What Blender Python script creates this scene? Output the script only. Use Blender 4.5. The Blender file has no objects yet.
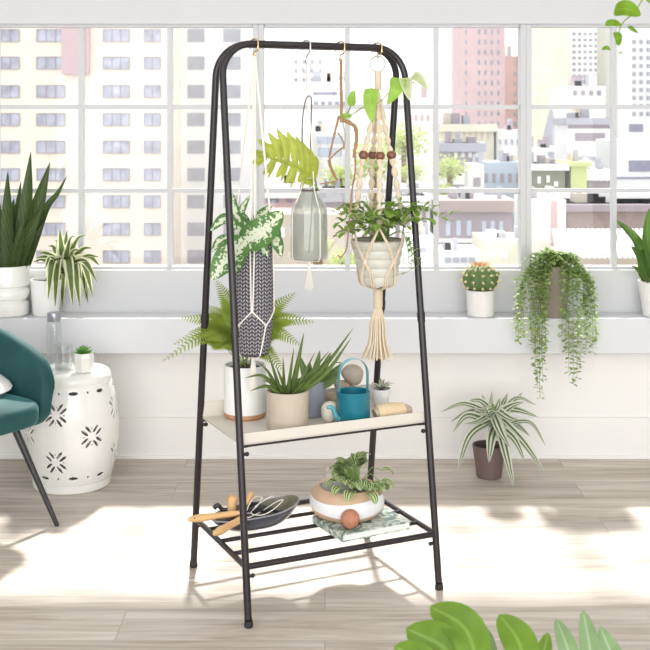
SKY = 1.42; SUN = 7; FILL = 105; CEIL_FILL = 6; EXPO = 0.23
import bpy, math, random
from math import sin, cos, pi, radians, sqrt, exp
from mathutils import Vector, Matrix
V = Vector
sc = bpy.context.scene
col = sc.collection
rnd = random.Random(7)
U = rnd.uniform
F = 1153.0; CX = 325.0; HY = 121.0; CH = 1.37

def at(x, y, Y):
    return V(((x - CX) / F * Y, Y, CH - (y - HY) / F * Y))

# ------------------------------------------------------------------ materials
MAT = {}
def mat(name, c, rough=.5, metal=0, var=0, vscale=20, bump=0, bscale=60, coat=0, sheen=0, trans=0, spec=.5, alpha=None):
    m = bpy.data.materials.new(name); m.use_nodes = True
    nt = m.node_tree; N = nt.nodes; L = nt.links
    b = N['Principled BSDF']
    b.inputs['Base Color'].default_value = (*c, 1)
    b.inputs['Roughness'].default_value = rough
    b.inputs['Metallic'].default_value = metal
    b.inputs['Coat Weight'].default_value = coat
    b.inputs['Sheen Weight'].default_value = sheen
    b.inputs['Specular IOR Level'].default_value = spec
    tc = N.new('ShaderNodeTexCoord')
    n = N.new('ShaderNodeTexNoise'); n.inputs['Scale'].default_value = vscale; n.inputs['Detail'].default_value = 4
    L.new(tc.outputs['Object'], n.inputs['Vector'])
    mx = N.new('ShaderNodeMix'); mx.data_type = 'RGBA'
    mx.inputs[6].default_value = (*[max(0, v * (1 - var)) for v in c], 1)
    mx.inputs[7].default_value = (*[min(1, v * (1 + var)) for v in c], 1)
    L.new(n.outputs['Fac'], mx.inputs[0]); L.new(mx.outputs[2], b.inputs['Base Color'])
    if bump:
        n2 = N.new('ShaderNodeTexNoise'); n2.inputs['Scale'].default_value = bscale
        L.new(tc.outputs['Object'], n2.inputs['Vector'])
        bp = N.new('ShaderNodeBump'); bp.inputs['Strength'].default_value = bump; bp.inputs['Distance'].default_value = .004
        L.new(n2.outputs['Fac'], bp.inputs['Height']); L.new(bp.outputs[0], b.inputs['Normal'])
    if trans:
        t = N.new('ShaderNodeBsdfTranslucent'); L.new(mx.outputs[2], t.inputs['Color'])
        ms = N.new('ShaderNodeMixShader'); ms.inputs[0].default_value = trans
        L.new(b.outputs[0], ms.inputs[1]); L.new(t.outputs[0], ms.inputs[2])
        L.new(ms.outputs[0], N['Material Output'].inputs['Surface'])
    m['colsock'] = 1
    MAT[name] = m
    return m

def leafmat(name, c, c2=None, kind='plain', trans=.35, rough=.42, freq=8, c3=None):
    """uv: u across the leaf 0..1, v along 0..1"""
    m = bpy.data.materials.new(name); m.use_nodes = True
    nt = m.node_tree; N = nt.nodes; L = nt.links
    b = N['Principled BSDF']; b.inputs['Roughness'].default_value = rough; b.inputs['Specular IOR Level'].default_value = .28
    uv = N.new('ShaderNodeUVMap'); uv.uv_map = 'UVMap'
    sp = N.new('ShaderNodeSeparateXYZ'); L.new(uv.outputs[0], sp.inputs[0])
    def M(op, a, b_=None, clamp=False):
        n = N.new('ShaderNodeMath'); n.operation = op; n.use_clamp = clamp
        for i, v in enumerate((a, b_)):
            if v is None: continue
            if isinstance(v, (int, float)): n.inputs[i].default_value = v
            else: L.new(v, n.inputs[i])
        return n.outputs[0]
    tc = N.new('ShaderNodeTexCoord')
    no = N.new('ShaderNodeTexNoise'); no.inputs['Scale'].default_value = 35; no.inputs['Detail'].default_value = 3
    L.new(tc.outputs['Object'], no.inputs['Vector'])
    a = M('ABSOLUTE', M('SUBTRACT', sp.outputs[0], .5))        # 0 at midrib .. .5 at edge
    if kind == 'plain':
        f = M('MULTIPLY', M('LESS_THAN', a, .05), .35)
    elif kind == 'edge':                                       # pale margin
        f = M('MULTIPLY', M('SUBTRACT', a, .27), 12, True)
    elif kind == 'center':                                     # pale centre band
        f = M('MULTIPLY', M('SUBTRACT', .17, a), 12, True)
    elif kind == 'lines':                                      # pale margins and a pale centre line
        w = M('SINE', M('MULTIPLY', sp.outputs[0], 2 * pi * 2.5 ))
        f = M('MULTIPLY', M('ADD', w, .1), 3, True)
    elif kind == 'cross':                                      # pale bands between side veins
        w = M('SINE', M('MULTIPLY', M('SUBTRACT', sp.outputs[1], M('MULTIPLY', a, .5)), freq * 2 * pi))
        f = M('MULTIPLY', M('ADD', w, .25), 2.5, True)
    elif kind == 'melon':                                      # bands running from base to tip
        w = M('SINE', M('MULTIPLY', a, 2 * pi * 5))
        f = M('MULTIPLY', M('ADD', w, .05), 3, True)
    elif kind == 'blotch':
        n3 = N.new('ShaderNodeTexNoise'); n3.inputs['Scale'].default_value = 110; n3.inputs['Detail'].default_value = 2
        L.new(tc.outputs['Object'], n3.inputs['Vector'])
        s = M('ADD', n3.outputs['Fac'], M('MULTIPLY', M('SUBTRACT', .33, a), .75))
        f = M('MULTIPLY', M('SUBTRACT', s, .55), 12, True)
    mx = N.new('ShaderNodeMix'); mx.data_type = 'RGBA'
    L.new(f, mx.inputs[0])
    c2 = c2 or tuple(min(1, v * 1.6 + .03) for v in c)
    mv = N.new('ShaderNodeMix'); mv.data_type = 'RGBA'
    mv.inputs[6].default_value = (*[v * .7 for v in c], 1)
    mv.inputs[7].default_value = (*[min(1, v * 1.35) for v in c], 1)
    L.new(no.outputs['Fac'], mv.inputs[0])
    L.new(mv.outputs[2], mx.inputs[6]); mx.inputs[7].default_value = (*c2, 1)
    L.new(mx.outputs[2], b.inputs['Base Color'])
    t = N.new('ShaderNodeBsdfTranslucent'); L.new(mx.outputs[2], t.inputs['Color'])
    ms = N.new('ShaderNodeMixShader'); ms.inputs[0].default_value = trans
    L.new(b.outputs[0], ms.inputs[1]); L.new(t.outputs[0], ms.inputs[2])
    L.new(ms.outputs[0], N['Material Output'].inputs['Surface'])
    MAT[name] = m
    return m

# ------------------------------------------------------------------ mesh builder
class MB:
    def __init__(s): s.v = []; s.f = []; s.uv = []; s.smooth = True
    def add(s, vs, fs, uvs=None):
        o = len(s.v); s.v += [V(p) for p in vs]
        for i, f in enumerate(fs):
            s.f.append([o + k for k in f])
            s.uv.append(uvs[i] if uvs else [(0.3, .5)] * len(f))
    def box(s, c, d, rz=0, M=None):
        x, y, z = [k / 2 for k in d]
        R = M or Matrix.Rotation(rz, 3, 'Z')
        vs = [V(c) + R @ V((a * x, b * y, e * z)) for a in (-1, 1) for b in (-1, 1) for e in (-1, 1)]
        s.add(vs, [(0, 1, 3, 2), (4, 6, 7, 5), (0, 4, 5, 1), (2, 3, 7, 6), (0, 2, 6, 4), (1, 5, 7, 3)])
        return s
    def beam(s, a, b, w, h, up=V((0, 0, 1))):
        a = V(a); b = V(b); d = (b - a).normalized(); sd = d.cross(up).normalized(); u2 = sd.cross(d)
        vs = [p + sd * i * w / 2 + u2 * j * h / 2 for p in (a, b) for i, j in ((-1, -1), (1, -1), (1, 1), (-1, 1))]
        s.add(vs, [(3, 2, 1, 0), (4, 5, 6, 7), (0, 1, 5, 4), (1, 2, 6, 5), (2, 3, 7, 6), (3, 0, 4, 7)])
        return s
    def tube(s, pts, r, seg=10, caps=True, closed=False, flat=1.0):
        pts = [V(p) for p in pts]; n = len(pts)
        R = r if isinstance(r, (list, tuple)) else [r] * n
        t0 = (pts[1] - pts[0]).normalized()
        ref = V((0, 0, 1)) if abs(t0.z) < .9 else V((1, 0, 0))
        nrm = t0.cross(ref).normalized()
        rings = []
        for i, p in enumerate(pts):
            if closed: t = (pts[(i + 1) % n] - pts[i - 1])
            elif i == 0: t = pts[1] - p
            elif i == n - 1: t = p - pts[-2]
            else: t = pts[i + 1] - pts[i - 1]
            t = t.normalized() if t.length > 1e-9 else t0
            nrm = (nrm - t * nrm.dot(t)).normalized(); bn = t.cross(nrm)
            rings.append([p + (nrm * cos(2 * pi * k / seg) + bn * sin(2 * pi * k / seg) * flat) * R[i] for k in range(seg)])
        vs = [q for rg in rings for q in rg]; fs = []
        m = n if closed else n - 1
        for i in range(m):
            for k in range(seg):
                j = (i + 1) % n; l = (k + 1) % seg
                fs.append((i * seg + k, i * seg + l, j * seg + l, j * seg + k))
        if caps and not closed:
            fs.append(tuple(reversed(range(seg)))); fs.append(tuple((n - 1) * seg + k for k in range(seg)))
        s.add(vs, fs); return s
    def lathe(s, prof, c=(0, 0, 0), seg=48, sx=1, sy=1, fn=None, rz=0):
        c = V(c); vs = []; fs = []
        n = len(prof)
        for (r, z) in prof:
            for k in range(seg):
                a = 2 * pi * k / seg; rr = r * (fn(a, z) if fn else 1)
                x = rr * cos(a) * sx; y = rr * sin(a) * sy
                vs.append(c + V((x * cos(rz) - y * sin(rz), x * sin(rz) + y * cos(rz), z)))
        for i in range(n - 1):
            for k in range(seg):
                l = (k + 1) % seg
                fs.append((i * seg + k, i * seg + l, (i + 1) * seg + l, (i + 1) * seg + k))
        if prof[0][0] > 1e-5: fs.append(tuple(reversed(range(seg))))
        if prof[-1][0] > 1e-5: fs.append(tuple((n - 1) * seg + k for k in range(seg)))
        s.add(vs, fs); return s
    def ball(s, c, r, seg=16, rings=10, M=None, fn=None):
        if not isinstance(r, (tuple, list)): r = (r, r, r)
        vs = []; fs = []; c = V(c)
        for i in range(rings + 1):
            th = pi * i / rings
            for k in range(seg):
                a = 2 * pi * k / seg
                q = V((sin(th) * cos(a), sin(th) * sin(a), cos(th)))
                g = fn(q) if fn else 1
                p = V((q.x * r[0] * g, q.y * r[1] * g, q.z * r[2] * g))
                vs.append(c + (M @ p if M else p))
        for i in range(rings):
            for k in range(seg):
                l = (k + 1) % seg
                fs.append((i * seg + k, (i + 1) * seg + k, (i + 1) * seg + l, i * seg + l))
        s.add(vs, fs); return s
    # a leaf along a path: three points across, folded along the midrib
    def path_leaf(s, pts, W, up=None, prof='lance', fold=.18, twist=0, cup=0):
        pts = [V(p) for p in pts]; n = len(pts); acc = [0]
        for i in range(1, n): acc.append(acc[-1] + (pts[i] - pts[i - 1]).length)
        vs = []; uv = []
        for i, p in enumerate(pts):
            t = acc[i] / acc[-1]
            d = (pts[min(i + 1, n - 1)] - pts[max(i - 1, 0)]).normalized()
            u0 = V(up) if up is not None else V((0, 0, 1))
            sd = d.cross(u0)
            if sd.length < .05: sd = d.cross(V((0, 1, .2)))
            sd.normalize()
            if twist: sd = Matrix.Rotation(twist * t if not isinstance(twist, tuple) else twist[0] + twist[1] * t, 3, d) @ sd
            nn = sd.cross(d).normalized()
            w = W * PROF[prof](t) / 2
            vs += [p - sd * w + nn * w * fold * 2, p - sd * w * .5 + nn * w * fold * .8, p, p + sd * w * .5 + nn * w * fold * .8, p + sd * w + nn * w * fold * 2]
            uv.append(t)
        fs = []; us = []
        for i in range(n - 1):
            for k in range(4):
                fs.append((i * 5 + k, i * 5 + k + 1, i * 5 + k + 6, i * 5 + k + 5))
                us.append([(k / 4, uv[i]), ((k + 1) / 4, uv[i]), ((k + 1) / 4, uv[i + 1]), (k / 4, uv[i + 1])])
        s.add(vs, fs, us); return s
    def blade(s, p0, az, el, L, W, droop=.8, n=8, prof='lance', fold=.18, twist=0, curl=0):
        p = V(p0); pts = [p.copy()]; e = el; a = az
        for i in range(n):
            d = V((cos(e) * cos(a), cos(e) * sin(a), sin(e)))
            p = p + d * L / n; pts.append(p.copy())
            e -= droop / n * (.4 + 1.2 * i / n); a += curl / n
        side = V((-sin(az), cos(az), 0))
        # up chosen so that the leaf's side stays horizontal
        up = V((-sin(el - droop / 2) * cos(az), -sin(el - droop / 2) * sin(az), cos(el - droop / 2)))
        s.path_leaf(pts, W, up=up, prof=prof, fold=fold, twist=twist)
        return pts
PROF = {
    'lance': lambda t: max(.0, sin(pi * min(1, t ** .62))) ** .75 if t < 1 else 0,
    'sword': lambda t: (.62 + .38 * sin(pi * min(1, t * 1.1))) * (1 - t ** 4) ** .8 if t < 1 else 0,
    'ovate': lambda t: max(0, sin(pi * t ** .68)) ** .62 if 0 < t < 1 else 0,
    'round': lambda t: max(0, sin(pi * t)) ** .5 if 0 < t < 1 else 0,
    'taper': lambda t: (1 - t) ** .7,
    'strap': lambda t: (.5 + .5 * min(1, t * 3)) * (1 - t ** 3) if t < 1 else 0,
    'obov': lambda t: max(0, sin(pi * t ** 1.4)) ** .7 if 0 < t < 1 else 0,
    'heart': lambda t: (max(0, sin(pi * t ** .45)) ** .7) if 0 < t < 1 else 0,
    'lobe': lambda t: (.55 + .45 * sin(pi * min(1, t * .95))) * sqrt(max(0, 1 - t ** 5)) if t < 1 else 0,
}
def curve(ctrl, n=24):
    """Catmull-Rom through the points"""
    P = [V(p) for p in ctrl]; P = [P[0] * 2 - P[1]] + P + [P[-1] * 2 - P[-2]]
    out = []; k = len(P) - 3
    for i in range(k):
        m = max(2, n // k)
        for j in range(m):
            t = j / m; a, b, c, d = P[i:i + 4]
            out.append(.5 * ((2 * b) + (c - a) * t + (2 * a - 5 * b + 4 * c - d) * t * t + (3 * b - a - 3 * c + d) * t ** 3))
    out.append(P[-2].copy()); return out
def arc(c, r, a0, a1, ax=V((1, 0, 0)), ay=V((0, 0, 1)), n=12):
    return [V(c) + ax * r * cos(a0 + (a1 - a0) * i / n) + ay * r * sin(a0 + (a1 - a0) * i / n) for i in range(n + 1)]

def wloc(o):
    p = V((0, 0, 0))
    while o is not None: p += o.location; o = o.parent
    return p
def mk(name, mb, m, parent=None, loc=None, bevel=0, sub=0, solid=0, smooth=True, auto=35):
    """one mesh object; the builder's points are world points, the object's origin is its parent's (or loc)"""
    base = wloc(parent) if parent is not None else (V(loc) if loc is not None else V((0, 0, 0)))
    me = bpy.data.meshes.new(name)
    me.from_pydata([tuple(v - base) for v in mb.v], [], mb.f)
    uvl = me.uv_layers.new(name='UVMap')
    i = 0
    for f in mb.uv:
        for q in f: uvl.data[i].uv = q; i += 1
    me.validate(); me.update()
    me.materials.append(MAT[m] if isinstance(m, str) else m)
    if smooth:
        for p in me.polygons: p.use_smooth = True
        if auto:
            try: me.set_sharp_from_angle(angle=radians(auto))
            except Exception: pass
    o = bpy.data.objects.new(name, me); col.objects.link(o)
    if parent is not None: o.parent = parent
    elif loc is not None: o.location = loc
    if solid:
        md = o.modifiers.new('thick', 'SOLIDIFY'); md.thickness = solid; md.offset = 0
    if bevel:
        md = o.modifiers.new('bevel', 'BEVEL'); md.width = bevel; md.segments = 3; md.limit_method = 'ANGLE'
    if sub:
        md = o.modifiers.new('sub', 'SUBSURF'); md.levels = sub; md.render_levels = sub
    return o
def tag(o, label, cat, group=None, kind=None):
    o['label'] = label; o['category'] = cat
    if group: o['group'] = group
    if kind: o['kind'] = kind
    return o
def thing(name, label, cat, loc, group=None):
    o = bpy.data.objects.new(name, None); col.objects.link(o); o.location = V(loc); o.empty_display_size = .05
    return tag(o, label, cat, group)
def struct(name, mb, m, parent=None, **k):
    o = mk(name, mb, m, parent, **k)
    if parent is None: o['kind'] = 'structure'
    return o

# ------------------------------------------------------------------ palette
mat('wall_white', (.655, .66, .675), .6, var=.02, vscale=3)
mat('wall_panel', (.88, .865, .84), .6, var=.015, vscale=3)
mat('sill_white', (.69, .70, .725), .38, var=.015, vscale=4)
mat('frame_white', (.60, .605, .615), .4, var=.01)
mat('ceiling_white', (.88, .88, .87), .7, var=.01)
mat('black_metal', (.022, .017, .019), .34, metal=.25, var=.15, vscale=60, spec=.6)
mat('rubber', (.015, .014, .014), .6, var=.2)
mat('tray_beige', (.66, .62, .55), .5, var=.03)
mat('white_ceramic', (.86, .85, .82), .22, var=.02, coat=.4)
mat('white_matte', (.84, .83, .81), .55, var=.04, vscale=40, bump=.15)
mat('white_speckle', (.80, .785, .77), .6, var=.1, vscale=150, bump=.2, bscale=150)
mat('light_wood', (.50, .27, .13), .5, var=.25, vscale=30)
mat('beech', (.72, .44, .20), .45, var=.18, vscale=25)
mat('soil', (.035, .02, .013), .9, var=.5, vscale=90, bump=1, bscale=120)
mat('concrete_tan', (.50, .43, .34), .75, var=.12, vscale=25, bump=.4)
mat('pot_grey_blue', (.26, .28, .32), .45, var=.06)
mat('pot_taupe', (.30, .25, .21), .65, var=.1, vscale=30, bump=.2)
mat('pot_plum', (.17, .115, .105), .5, var=.1)
mat('pot_sage', (.56, .55, .48), .45, var=.14, vscale=22, coat=.2)
mat('rope_cream', (.76, .64, .48), .85, var=.14, vscale=120, bump=.8, bscale=300)
mat('cord_white', (.86, .82, .74), .8, var=.05, vscale=150, bump=.5, bscale=400)
mat('bead_wood', (.19, .07, .035), .35, var=.35, vscale=60, coat=.3)
mat('gold', (.80, .60, .28), .25, metal=1, var=.05)
mat('wire_steel', (.75, .75, .74), .3, metal=1, var=.05)
mat('wire_dull', (.55, .56, .58), .4, metal=.6)
mat('cord_dark', (.10, .07, .06), .7, var=.3, vscale=200)
mat('teal_can', (.008, .18, .25), .38, metal=.15, var=.06, vscale=14, coat=.3)
mat('teal_light', (.10, .36, .42), .35, metal=.15, var=.06, coat=.3)
mat('dark_inside', (.012, .02, .03), .7)
mat('stone_tan', (.42, .31, .22), .75, var=.2, vscale=35, bump=.4)
mat('stone_grey', (.40, .34, .28), .75, var=.2, vscale=35, bump=.4)
mat('stone_cream', (.76, .70, .60), .6, var=.08, vscale=30)
mat('twine', (.74, .58, .37), .9, var=.15, vscale=80, bump=1, bscale=200)
mat('spool_wood', (.50, .38, .28), .6, var=.15)
mat('terracotta', (.46, .20, .115), .65, var=.3, vscale=70, bump=.3)
mat('bowl_tan', (.58, .40, .27), .6, var=.08, vscale=60)
mat('bowl_glaze', (.85, .85, .87), .25, var=.02, coat=.4)
mat('bowl_inside', (.27, .30, .23), .5, var=.1)
mat('paper', (.85, .86, .84), .6, var=.03)
mat('slate_dish', (.035, .042, .065), .28, var=.9, vscale=26, coat=.5)
mat('dish_inside', (.17, .16, .11), .45, var=.4, vscale=30)
mat('dish_rim', (.30, .31, .34), .4, var=.05)
mat('tool_steel', (.05, .05, .055), .35, metal=.7, var=.2)
mat('ferrule', (.80, .80, .78), .25, metal=1)
mat('chair_leg', (.05, .05, .052), .4, metal=.4)
mat('pillow_white', (.84, .83, .80), .9, var=.03, bump=.3)
mat('bark', (.36, .20, .10), .8, var=.3, vscale=90, bump=.8, bscale=120)
mat('stem_green', (.22, .34, .08), .5, var=.15, trans=.15)
mat('stem_brown', (.22, .15, .07), .7, var=.2)
mat('bottle_cap', (.36, .36, .40), .3, metal=.6)
mat('cactus_green', (.10, .17, .05), .55, var=.2, vscale=40)
mat('cactus_wool', (.78, .66, .40), .9, var=.1)
mat('cactus_flower', (.80, .42, .22), .8, var=.15, trans=.2)
leafmat('fern', (.29, .39, .055), trans=.4)
leafmat('snake', (.036, .062, .016), (.062, .095, .025), 'cross', trans=.1, freq=9, rough=.4)
leafmat('dracaena', (.12, .17, .045), (.80, .80, .58), 'edge', trans=.3)
leafmat('dracaena_silver', (.115, .17, .07), (.68, .70, .58), 'lines', trans=.25)
leafmat('aloe', (.13, .19, .045), trans=.2)
leafmat('gasteria', (.15, .22, .08), trans=.15)
leafmat('jade', (.20, .32, .06), (.60, .66, .36), 'edge', trans=.3)
leafmat('jade_plain', (.22, .36, .06), trans=.3)
leafmat('aglaonema', (.10, .22, .06), (.74, .78, .60), 'blotch', trans=.3)
leafmat('lime', (.47, .53, .09), (.62, .68, .25), 'plain', trans=.5)
leafmat('lime_vine', (.38, .62, .10), (.45, .66, .2), 'plain', trans=.55)
leafmat('cream_vine', (.60, .68, .36), (.80, .82, .6), 'edge', trans=.5)
leafmat('melon', (.07, .16, .025), (.66, .76, .42), 'melon', trans=.3)
leafmat('trail', (.38, .50, .18), (.45, .58, .28), 'plain', trans=.4)
leafmat('banana', (.09, .175, .035), trans=.3, rough=.35)
leafmat('monstera', (.13, .23, .025), (.30, .50, .12), 'plain', trans=.35, rough=.25)
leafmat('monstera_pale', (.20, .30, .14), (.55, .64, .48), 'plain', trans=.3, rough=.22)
leafmat('bright_leaf', (.16, .30, .015), trans=.45)
leafmat('succulent', (.14, .32, .07), trans=.2)
leafmat('tillandsia', (.26, .30, .22), (.6, .6, .5), 'edge', trans=.2)
leafmat('tree_leaf', (.50, .58, .22), trans=.4)

def floor_material():
    m = bpy.data.materials.new('floor_planks'); m.use_nodes = True
    N = m.node_tree.nodes; L = m.node_tree.links; b = N['Principled BSDF']
    tc = N.new('ShaderNodeTexCoord')
    br = N.new('ShaderNodeTexBrick'); br.inputs['Scale'].default_value = 1
    br.inputs['Brick Width'].default_value = 1.5; br.inputs['Row Height'].default_value = .19
    br.inputs['Mortar Size'].default_value = .0016; br.inputs['Bias'].default_value = 0
    br.inputs['Color1'].default_value = (0, 0, 0, 1); br.inputs['Color2'].default_value = (1, 1, 1, 1)
    br.inputs['Mortar'].default_value = (.5, .5, .5, 1); br.offset = .37
    L.new(tc.outputs['Object'], br.inputs['Vector'])
    mp = N.new('ShaderNodeMapping'); mp.inputs['Scale'].default_value = (1.1, 14, 1)
    L.new(tc.outputs['Object'], mp.inputs['Vector'])
    no = N.new('ShaderNodeTexNoise'); no.inputs['Scale'].default_value = 1.6; no.inputs['Detail'].default_value = 8; no.inputs['Roughness'].default_value = .62
    no.inputs['Distortion'].default_value = .8
    ad = N.new('ShaderNodeVectorMath'); ad.operation = 'ADD'
    sc_ = N.new('ShaderNodeVectorMath'); sc_.operation = 'SCALE'; sc_.inputs['Scale'].default_value = 7
    L.new(br.outputs['Color'], sc_.inputs[0]); L.new(mp.outputs[0], ad.inputs[0]); L.new(sc_.outputs[0], ad.inputs[1])
    L.new(ad.outputs[0], no.inputs['Vector'])
    cr = N.new('ShaderNodeValToRGB'); e = cr.color_ramp.elements
    e[0].position = .32; e[0].color = (.42, .35, .285, 1); e[1].position = .68; e[1].color = (.74, .68, .61, 1)
    x = e.new(.5); x.color = (.60, .535, .465, 1)
    L.new(no.outputs['Fac'], cr.inputs[0])
    m1 = N.new('ShaderNodeMix'); m1.data_type = 'RGBA'; m1.blend_type = 'MULTIPLY'; m1.inputs[0].default_value = 1
    cr2 = N.new('ShaderNodeValToRGB'); cr2.color_ramp.elements[0].color = (.86, .85, .84, 1); cr2.color_ramp.elements[1].color = (1.04, 1.03, 1.02, 1)
    L.new(br.outputs['Color'], cr2.inputs[0]); L.new(cr.outputs[0], m1.inputs[6]); L.new(cr2.outputs[0], m1.inputs[7])
    m2 = N.new('ShaderNodeMix'); m2.data_type = 'RGBA'; m2.inputs[7].default_value = (.30, .24, .18, 1)
    fm = N.new('ShaderNodeMath'); fm.operation = 'MULTIPLY'; fm.inputs[1].default_value = .6; L.new(br.outputs['Fac'], fm.inputs[0])
    L.new(fm.outputs[0], m2.inputs[0]); L.new(m1.outputs[2], m2.inputs[6]); L.new(m2.outputs[2], b.inputs['Base Color'])
    b.inputs['Roughness'].default_value = .48
    bp = N.new('ShaderNodeBump'); bp.inputs['Strength'].default_value = .15; bp.inputs['Distance'].default_value = .002
    L.new(no.outputs['Fac'], bp.inputs['Height']); L.new(bp.outputs[0], b.inputs['Normal'])
    MAT['floor'] = m
floor_material()
def glass_material(name, tint=(1, 1, 1), gloss=.07, diff=0, dcol=(1, 1, 1), rough=.02):
    m = bpy.data.materials.new(name); m.use_nodes = True
    N = m.node_tree.nodes; L = m.node_tree.links; N.remove(N['Principled BSDF'])
    t = N.new('ShaderNodeBsdfTransparent'); t.inputs[0].default_value = (*tint, 1)
    g = N.new('ShaderNodeBsdfGlossy'); g.inputs['Roughness'].default_value = rough
    lw = N.new('ShaderNodeLayerWeight'); lw.inputs['Blend'].default_value = .25
    mu = N.new('ShaderNodeMath'); mu.operation = 'MULTIPLY_ADD'; mu.inputs[1].default_value = .55; mu.inputs[2].default_value = gloss * .5
    L.new(lw.outputs['Facing'], mu.inputs[0]) if gloss > .05 and diff else None
    a = N.new('ShaderNodeMixShader'); a.inputs[0].default_value = gloss
    if diff: L.new(mu.outputs[0], a.inputs[0])
    L.new(t.outputs[0], a.inputs[1]); L.new(g.outputs[0], a.inputs[2])
    out = a.outputs[0]
    if diff:
        d = N.new('ShaderNodeBsdfDiffuse'); d.inputs[0].default_value = (*dcol, 1)
        tr = N.new('ShaderNodeBsdfTranslucent'); tr.inputs[0].default_value = (*dcol, 1)
        dd = N.new('ShaderNodeMixShader'); dd.inputs[0].default_value = .6
        L.new(d.outputs[0], dd.inputs[1]); L.new(tr.outputs[0], dd.inputs[2])
        x = N.new('ShaderNodeMixShader'); x.inputs[0].default_value = diff
        L.new(out, x.inputs[1]); L.new(dd.outputs[0], x.inputs[2]); out = x.outputs[0]
    L.new(out, N['Material Output'].inputs['Surface'])
    MAT[name] = m
glass_material('window_glass', (.98, .985, .985), .018)
glass_material('clear_glass', (.97, .98, .98), .08, .03, (.9, .92, .93))
glass_material('smoked_glass', (.86, .87, .85), .10, .22, (.82, .83, .81), .12)

def velvet():
    m = bpy.data.materials.new('teal_velvet'); m.use_nodes = True
    N = m.node_tree.nodes; L = m.node_tree.links; b = N['Principled BSDF']
    b.inputs['Base Color'].default_value = (.012, .095, .095, 1); b.inputs['Roughness'].default_value = .75
    b.inputs['Sheen Weight'].default_value = .35; b.inputs['Sheen Roughness'].default_value = .35
    b.inputs['Sheen Tint'].default_value = (.25, .75, .75, 1)
    tc = N.new('ShaderNodeTexCoord'); n = N.new('ShaderNodeTexNoise'); n.inputs['Scale'].default_value = 14
    L.new(tc.outputs['Object'], n.inputs['Vector'])
    cr = N.new('ShaderNodeValToRGB'); cr.color_ramp.elements[0].color = (.004, .040, .042, 1); cr.color_ramp.elements[1].color = (.010, .085, .083, 1)
    L.new(n.outputs['Fac'], cr.inputs[0]); L.new(cr.outputs[0], b.inputs['Base Color'])
    MAT['velvet'] = m
velvet()
def knit():
    m = bpy.data.materials.new('herringbone_weave'); m.use_nodes = True
    N = m.node_tree.nodes; L = m.node_tree.links; b = N['Principled BSDF']; b.inputs['Roughness'].default_value = .8
    uv = N.new('ShaderNodeUVMap'); sp = N.new('ShaderNodeSeparateXYZ'); L.new(uv.outputs[0], sp.inputs[0])
    def M(op, a, b_=None, clamp=False):
        n = N.new('ShaderNodeMath'); n.operation = op; n.use_clamp = clamp
        for i, v in enumerate((a, b_)):
            if v is None: continue
            if isinstance(v, (int, float)): n.inputs[i].default_value = v
            else: L.new(v, n.inputs[i])
        return n.outputs[0]
    z = M('PINGPONG', M('MULTIPLY', sp.outputs[0], 20), .5)
    w = M('SINE', M('MULTIPLY', M('ADD', M('MULTIPLY', sp.outputs[1], 30), M('MULTIPLY', z, 1.6)), 2 * pi))
    e = M('LESS_THAN', M('ABSOLUTE', M('SUBTRACT', z, .25)), .19)
    f = M('MULTIPLY', M('MULTIPLY', M('ADD', w, .35), 2.5, True), e)
    mx = N.new('ShaderNodeMix'); mx.data_type = 'RGBA'; L.new(f, mx.inputs[0])
    mx.inputs[6].default_value = (.035, .032, .04, 1); mx.inputs[7].default_value = (.36, .34, .36, 1)
    L.new(mx.outputs[2], b.inputs['Base Color'])
    bp = N.new('ShaderNodeBump'); bp.inputs['Strength'].default_value = .6; bp.inputs['Distance'].default_value = .004
    L.new(f, bp.inputs['Height']); L.new(bp.outputs[0], b.inputs['Normal'])
    MAT['knit'] = m
knit()
def book_cover():
    m = bpy.data.materials.new('book_cover'); m.use_nodes = True
    N = m.node_tree.nodes; L = m.node_tree.links; b = N['Principled BSDF']; b.inputs['Roughness'].default_value = .3
    tc = N.new('ShaderNodeTexCoord'); n = N.new('ShaderNodeTexNoise'); n.inputs['Scale'].default_value = 28; n.inputs['Detail'].default_value = 5
    n.inputs['Distortion'].default_value = 2
    L.new(tc.outputs['Object'], n.inputs['Vector'])
    cr = N.new('ShaderNodeValToRGB'); e = cr.color_ramp.elements
    e[0].position = .40; e[0].color = (.10, .16, .15, 1); e[1].position = .60; e[1].color = (.70, .73, .66, 1)
    x = e.new(.5); x.color = (.30, .40, .33, 1)
    L.new(n.outputs['Fac'], cr.inputs[0]); L.new(cr.outputs[0], b.inputs['Base Color'])
    MAT['book_cover'] = m
book_cover()
# ------------------------------------------------------------------ camera, sky, sun
cam = bpy.data.objects.new('camera', bpy.data.cameras.new('camera')); col.objects.link(cam)
cam.location = (0, 0, CH); cam.rotation_euler = (pi / 2, 0, 0)
cam.data.sensor_width = 36; cam.data.lens = F / 650 * 36; cam.data.shift_y = -(325 - HY) / 650
cam.data.clip_end = 2000
cam.data.dof.use_dof = True; cam.data.dof.focus_distance = 3.45; cam.data.dof.aperture_fstop = 13
sc.camera = cam
w = bpy.data.worlds.new('sky'); sc.world = w; w.use_nodes = True
bg = w.node_tree.nodes['Background']; bg.inputs[0].default_value = (.97, .985, 1, 1); bg.inputs[1].default_value = SKY
s = bpy.data.lights.new('sun', 'SUN'); s.energy = SUN; s.angle = radians(4.2); s.color = (1, .965, .91)
so = bpy.data.objects.new('sun', s); col.objects.link(so); so.rotation_euler = (radians(-40.3), 0, radians(0)); so.location = (0, 12, 12)
sc.view_settings.view_transform = 'Standard'; sc.view_settings.look = 'None'
sc.view_settings.gamma = 1; sc.view_settings.use_curve_mapping = False; sc.view_settings.exposure = EXPO

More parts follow.
